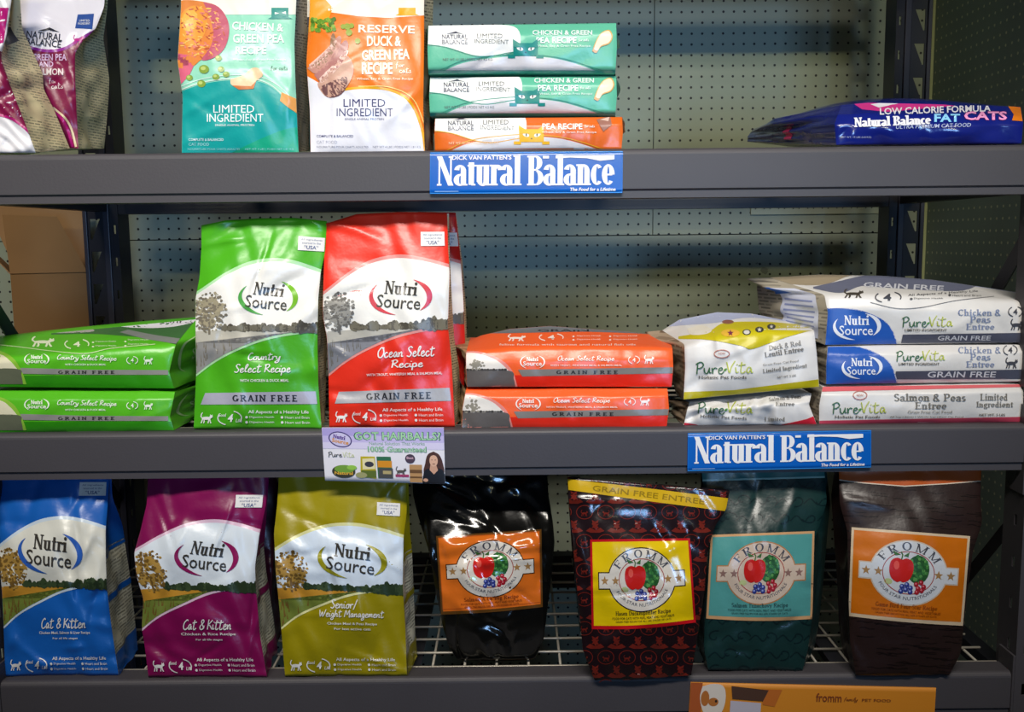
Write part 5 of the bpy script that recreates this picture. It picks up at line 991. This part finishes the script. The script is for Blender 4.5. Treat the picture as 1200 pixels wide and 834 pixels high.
b = white_flat('white and coral flat bag at the bottom of the right hand stack', [(964, 453), (960, 475), (960, 498)], [(1196, 450), (1203, 470), (1200, 494)], 89, 1.522, .22, ((0, .014), (.2, 0), (1, 0)), foot=zm + .0006, gusset=beige, group='white and coral bags', amp=.003)
b.draw(poly((950, 450), (1210, 446), (1210, 453), (950, 459)), '#d5636a', 3); b.draw(poly((950, 493), (1210, 488), (1210, 500), (950, 503)), '#bf4058', 3); b.draw([ring(1008, 463, 8, 5, 1.1, 0, 360, 24)], '#b9776a', 5, 'print'); b.draw(fit(sans('NEW!'), 1008, 463, 8, 3), '#b9776a', 5, 'lettering'); vita(b, 1007, 478, 64, 'Holistic Pet Foods')
b.draw(fit(serif('Salmon & Peas', T=.17, t=.08), 1090, 465.5, 84, 9), '#77746e', 5, 'lettering'); b.draw(fit(serif('Entree', T=.17, t=.08), 1091, 475, 37, 8), '#77746e', 5, 'lettering'); b.draw(fit(sans('Grain Free Cat Food'), 1090, 482.5, 52, 3.6), '#9a968f', 5, 'lettering'); b.draw(fit(sans('All Ingredients | Whole Ingredient Cat Food'), 1086, 488.5, 86, 2.4), '#77746e', 5, 'lettering')
b.draw(fit(serif('Limited', T=.16, t=.08), 1165, 465, 32, 8), '#77746e', 5, 'lettering'); b.draw(fit(serif('Ingredient', T=.16, t=.08), 1166, 474.5, 43, 8.5), '#77746e', 5, 'lettering'); b.draw(fit(sans('NET WT. 5 LBS', .01), 1163, 486, 30, 2.8), '#55534f', 5, 'lettering'); b.done()

# ------------------------------------------------------------------ signs on the beam fronts
def sign(label, l, r, base, Y0=YF - .0022, name='shelf_sign', rough=.3, part='card', puff=.0, d=.0012, top=None, amp=.0, group=None):
    return Bag(name, label, 'sign', l, r, Y0, d, base, pinch=False, stiff=True, puff=puff, creases=0, amp=amp, rough=rough, nu=24, nv=10, part=part, group=group, top=top)
def lifetime_sign(label, q):
    b = sign(label, [q[0], q[3]], [q[1], q[2]], '#0a5cb8', rough=.16, group='blue brand signs'); Q = dict(p=q, w=227, h=49); W = '#eeeef0'
    P = [(0, 0), (227, 0), (227, 49), (0, 49)]; b.draw([band([(0.6, .6), (226.4, .6), (226.4, 48.4), (.6, 48.4)], 1.2, True)], '#2a86d8', 2, 'print', quad=Q)
    N = dict(part='brand_name', quad=Q)
    b.draw(fit(serif('Natural', T=.25, t=.055, X=.70, sf=.07, track=.0, tt=1.12), 58, 22, 100, 36), W, 3, **N); b.draw(fit(serif('Balance', T=.25, t=.055, X=.70, sf=.07, track=.0), 166, 22, 103, 36), W, 3, **N)
    b.draw(fit(sans('DICK VAN PATTEN\'S', .02), 61, 6.4, 70, 5.2), W, 6, part='lettering', quad=Q)
    b.draw([poly((133, 5), (140, 5), (140, 8), (133, 8))], W, 5, **N); b.draw(under([(148, 4.5), (217, 4.5)], [(148, 8), (165, 7), (185, 8), (200, 11), (217, 9.5)]), W, 5, **N)
    b.draw(fit(sans('The Food for a Lifetime', .025), 192, 44.5, 54, 4, .2), W, 5, part='lettering', quad=Q); b.draw(rect(6, 45.9, 34, 46.5), '#9cc4ec', 5, part='lettering', quad=Q); return b.done()
lifetime_sign('blue brand sign on the front of the high shelf, below the mint bags', [(504, 178.5), (730, 177), (729.5, 226), (503.5, 227)])
lifetime_sign('blue brand sign on the front of the middle shelf, below the white bags', [(806, 507.5), (1021, 504), (1021, 547.5), (805.5, 552)])

b = sign('purple and white hairball card hanging from the middle shelf edge', [(377, 501), (379, 535), (381, 563)], [(520, 501), (521, 535), (521.5, 567)], '#e2dfe6', Y0=YF - .0035, rough=.4, puff=.002)
Q = dict(p=[(377, 501), (520, 501), (521.5, 567), (381, 563)], w=144, h=66)
b.draw(rect(0, 0, 144, 10), '#a79bd2', 1, quad=Q); b.draw(rect(0, 10, 144, 18), '#bdb3dd', 1, quad=Q); b.draw(rect(0, 18, 144, 26), '#d2cbe6', 1, quad=Q)
b.draw(fit(sans('GOT HAIRBALLS?', .05), 89, 10, 104, 10.5), '#3c5f55', 3, 'lettering', quad=Q); b.draw(fit(sans('GOT HAIRBALLS?', .015), 89, 10, 101.5, 9.4), '#9fd0a0', 4, 'lettering', quad=Q)
b.draw(fit(sans('Natural Solution That Works', .01), 88, 19, 66, 4), '#8aa89a', 3, 'lettering', quad=Q); b.draw(fit(sans('100% Guaranteed', .04), 88, 26, 70, 7), '#4f7f63', 3, 'lettering', quad=Q); b.draw(fit(sans('100% Guaranteed', .01), 88, 26, 68.5, 6.2), '#a9d4b0', 4, 'lettering', quad=Q)
b.draw([ell(21, 14.5, 14, 9.5, 30, .25)], '#3a2a6a', 2, 'brand_logo', quad=Q); b.draw([ell(21, 14.5, 12.6, 8.2, 30, .25)], '#c6c0e0', 3, 'brand_logo', quad=Q); b.draw(fit(serif('Nutri', T=.26, t=.1), 20, 11.5, 15, 5, rot=.2), '#5a3a8a', 4, 'brand_logo', quad=Q); b.draw(fit(sans('Source', .03), 21, 17, 20, 5, rot=.2), '#d08a2a', 4, 'brand_logo', quad=Q)
b.draw(fit(hand('Pure', .1), 14, 33, 17, 7), '#4a4a46', 4, 'brand_logo', quad=Q); b.draw(fit(hand('Vita', .09), 30, 33, 14, 7), '#c9cf9a', 4, 'brand_logo', quad=Q)
P = 'product_picture'
b.draw(ell(23, 54, 14, 8, 24), '#3a3a30', 3, P, quad=Q); b.draw(ell(24, 51, 12, 5, 20), '#6f9a3a', 4, P, quad=Q); b.draw(ell(33, 49, 6, 3, 14), '#8fc04a', 5, P, quad=Q); b.draw(fit(sans('Natural', .03), 23, 56, 22, 4), '#d8a83a', 5, P, quad=Q)
b.draw(poly((44, 35), (61, 35), (62, 62), (43, 60)), '#b8a81e', 3, P, quad=Q); b.draw(poly((46, 38), (60, 37), (61, 50), (46, 51)), '#e0d6a8', 4, P, quad=Q); b.draw(ell(54, 44.5, 5.5, 3.4, 16), '#3a3a44', 5, P, quad=Q); b.draw(rect(44, 52, 62, 61), '#5a6a2a', 4, P, quad=Q); b.draw(ell(44, 58, 7, 3.6, 14), '#9a9a6a', 5, P, quad=Q)
b.draw(poly((63, 35), (80, 35), (82, 61), (64, 61)), '#2f6a4a', 3, P, quad=Q); b.draw(rect(64, 40, 81, 48), '#d08a1e', 4, P, quad=Q); b.draw(rect(65, 49, 82, 61), '#4a4a4a', 4, P, quad=Q); b.draw(rect(70, 52, 80, 56), '#b0a070', 5, P, quad=Q)
b.draw([cat(92, 52, 13)], '#55504c', 3, P, quad=Q); b.draw(rect(85, 56, 101, 59), '#a83a6a', 3, P, quad=Q); b.draw(ell(103, 37, 6, 5.5, 20), '#4a3a4a', 3, P, quad=Q); b.draw(fit(sans('Best', .02), 103, 36, 8, 3), '#d8b0c0', 4, P, quad=Q)
b.draw(rect(102, 44, 117, 65), '#b58a5a', 3, P, quad=Q); b.draw([rect(102, 50, 117, 54), rect(102, 58, 117, 60)], '#6a4a2a', 4, P, quad=Q)
b.draw((cr([(131, 28), (138, 32), (142, 42), (142, 54), (120, 54), (121, 42), (124, 32), (131, 28)], 4), [tuple(range(29))]), '#4a2a1e', 3, P, quad=Q); b.draw((cr([(117, 66), (119, 52), (126, 48), (138, 48), (143, 52), (144, 66), (117, 66)], 2), [tuple(range(13))]), '#17161a', 4, P, quad=Q)
b.draw(poly((127, 44), (134, 44), (136, 50), (131, 55), (126, 50)), '#c99a80', 5, P, quad=Q); b.draw(ell(131, 39, 5, 7, 20), '#d8ab90', 6, P, quad=Q); b.draw([ell(129, 38, .7, .5, 8), ell(133, 38, .7, .5, 8), rect(129.6, 42.4, 132.6, 43.1)], '#5a3028', 7, P, quad=Q); b.draw([band(cr([(131, 31), (126, 34), (124.5, 44)], 4), 2), band(cr([(131, 31), (136.5, 34), (137.5, 44)], 4), 2)], '#4a2a1e', 7, P, quad=Q); b.draw(ell(121, 62, 3, 2, 12), '#c99a80', 5, P, quad=Q); b.done()

q = [(809.5, 799.5), (1097, 806), (1094, 858), (806, 852)]
b = sign('orange paper strip with a brown dog picture on the lowest beam', [q[0], q[3]], [q[1], q[2]], '#d0841c', rough=.5); Q = dict(p=q, w=288, h=52)
b.draw(rect(0, 0, 14, 52), '#a8521e', 2, quad=Q); b.draw((cr([(14, 4), (26, 1), (38, 3), (42, 14), (40, 30), (30, 44), (18, 36), (12, 18), (14, 4)], 4), [tuple(range(33))]), '#d8cfc4', 3, 'dog_picture', quad=Q); b.draw([ell(18, 18, 5, 9, 16), ell(28, 22, 6, 5, 14)], '#b06a2a', 4, 'dog_picture', quad=Q); b.draw(ell(31, 21, 1.4, 1.6, 10), '#241a14', 5, 'dog_picture', quad=Q)
b.draw(poly((48, 3), (92, 7), (86, 20), (50, 18)), '#4a3020', 3, 'dog_picture', quad=Q); b.draw(poly((48, 20), (84, 22), (84, 52), (48, 52)), '#b9b4c0', 3, 'dog_picture', quad=Q); b.draw(poly((84, 6), (108, 6), (100, 26), (86, 24)), '#b8651c', 2, 'dog_picture', quad=Q)
b.draw(fit(sans('fromm', .012), 163, 14, 30, 10), '#7a3a14', 4, 'lettering', quad=Q); b.draw(fit(hand('family', .1), 189, 16, 16, 6, .3), '#7a3a14', 4, 'lettering', quad=Q); b.draw(fit(sans('PET FOOD', .008), 219, 16, 34, 3.2), '#7a3a14', 4, 'lettering', quad=Q); b.done()

# ------------------------------------------------------------------ perforated strip on the pegboard
t0, t1 = PT(880, 243, YW - .006), PT(1036, 240.5, YW - .006); zl = float(t0[2]) - .018
rl = thing('peg_rail', 'pale perforated strip on the pegboard beneath the high shelf, near the right post', 'strip', (float(t0[0] + t1[0]) / 2, YW - .003, zl))
m = MB(); m.box(t0[0], t1[0], YW - .006, YW - .0003, zl, zl + .024); m.build('strip_plate', mat('#b9bda0', rough=.5), rl, bevel=.001)
V = []; F = []
for i in range(9):
    Vv, G = ring(float(t0[0]) + .022 + i * .036, zl + .013, .011, .009, .003, 180, 360, 14); k = len(V); V += [(x, YW - .0066, z) for x, z in Vv]; F += [tuple(k + q_ for q_ in g) for g in G]
mesh('slot_marks', V, F, mat('#4a4a3c', rough=.6), parent=rl, smooth=False)

# ------------------------------------------------------------------ cartons
card = mat('#8a6742', rough=.75, spec=.2, vary=.08, vscale=6); cardin = mat('#a8815a', rough=.8, spec=.2, vary=.06, vscale=5)
def P3(x, y, Y): return tuple(PT(x, y, Y))
Yb = 2.12; A = PT(7, 320, Yb); B_ = PT(107, 316.5, Yb); xa, xb = A[0], min(B_[0], XL - .082); zt_ = A[2]; D_ = .25
W_ = .152; D_ = .21; TURN = Matrix.Rotation(math.radians(24), 4, 'Z')
c = thing('cardboard_box', 'tall open cardboard carton behind the left post, flaps standing up', 'box', (xb, Yb, 0)); c.rotation_euler.z = math.radians(24)
m = MB(); th = .004
m.box(-W_, 0, 0, th, 0.001, zt_); m.box(-W_, 0, D_ - th, D_, 0.001, zt_); m.box(-W_, -W_ + th, th, D_ - th, 0.001, zt_); m.box(-th, 0, th, D_ - th, 0.001, zt_); m.box(-W_, 0, 0, D_, 0.001, .005)
def own(o): o.matrix_parent_inverse = Matrix.Identity(4); return o
own(m.build('carton', card, c))
def flap(name, pts, nrm, mt):
    n = np.array(nrm, float) * .003; V = [tuple(np.array(p)) for p in pts] + [tuple(np.array(p) + n) for p in pts]; k = len(pts)
    F = [tuple(range(k)), tuple(range(2 * k - 1, k - 1, -1))] + [(i, k + i, k + (i + 1) % k, (i + 1) % k) for i in range(k)]
    own(mesh(name, V, F, mt, parent=c, smooth=False))
zf = PT(60, 254, Yb)[2] - zt_
flap('front_flap', [(-W_, 0, zt_), (0, 0, zt_), (-.055, .05, zt_ + zf), (-W_ - .01, .05, zt_ + zf + .004)], (0, -1, .3), card)
flap('side_flap', [(0, .01, zt_), (0, D_ - .02, zt_), (.004, D_ - .04, zt_ + .10), (.004, .03, zt_ + .09)], (-1, 0, 0), cardin)
flap('back_flap', [(-W_, D_, zt_), (0, D_, zt_), (0, D_ + .012, zt_ + .165), (-W_ - .06, D_ + .012, zt_ + .17)], (0, -1, 0), cardin)
flap('side_flap', [(-W_, .02, zt_), (-W_, D_ - .02, zt_), (-W_ - .05, D_ - .04, zt_ + .06), (-W_ - .05, .05, zt_ + .06)], (0, 0, -1), cardin)
c = thing('cardboard_box', 'small closed carton on the floor seen through the wire deck', 'box', (.09, 1.78, 0))
m = MB(); m.box(-.03, .21, 1.64, 1.88, .0005, .16); m.build('carton', card, c, bevel=.002)
m = MB(); m.box(.075, .105, 1.639, 1.881, .1601, .1606); m.build('tape_strip', mat('#c9b48a', rough=.3), c)
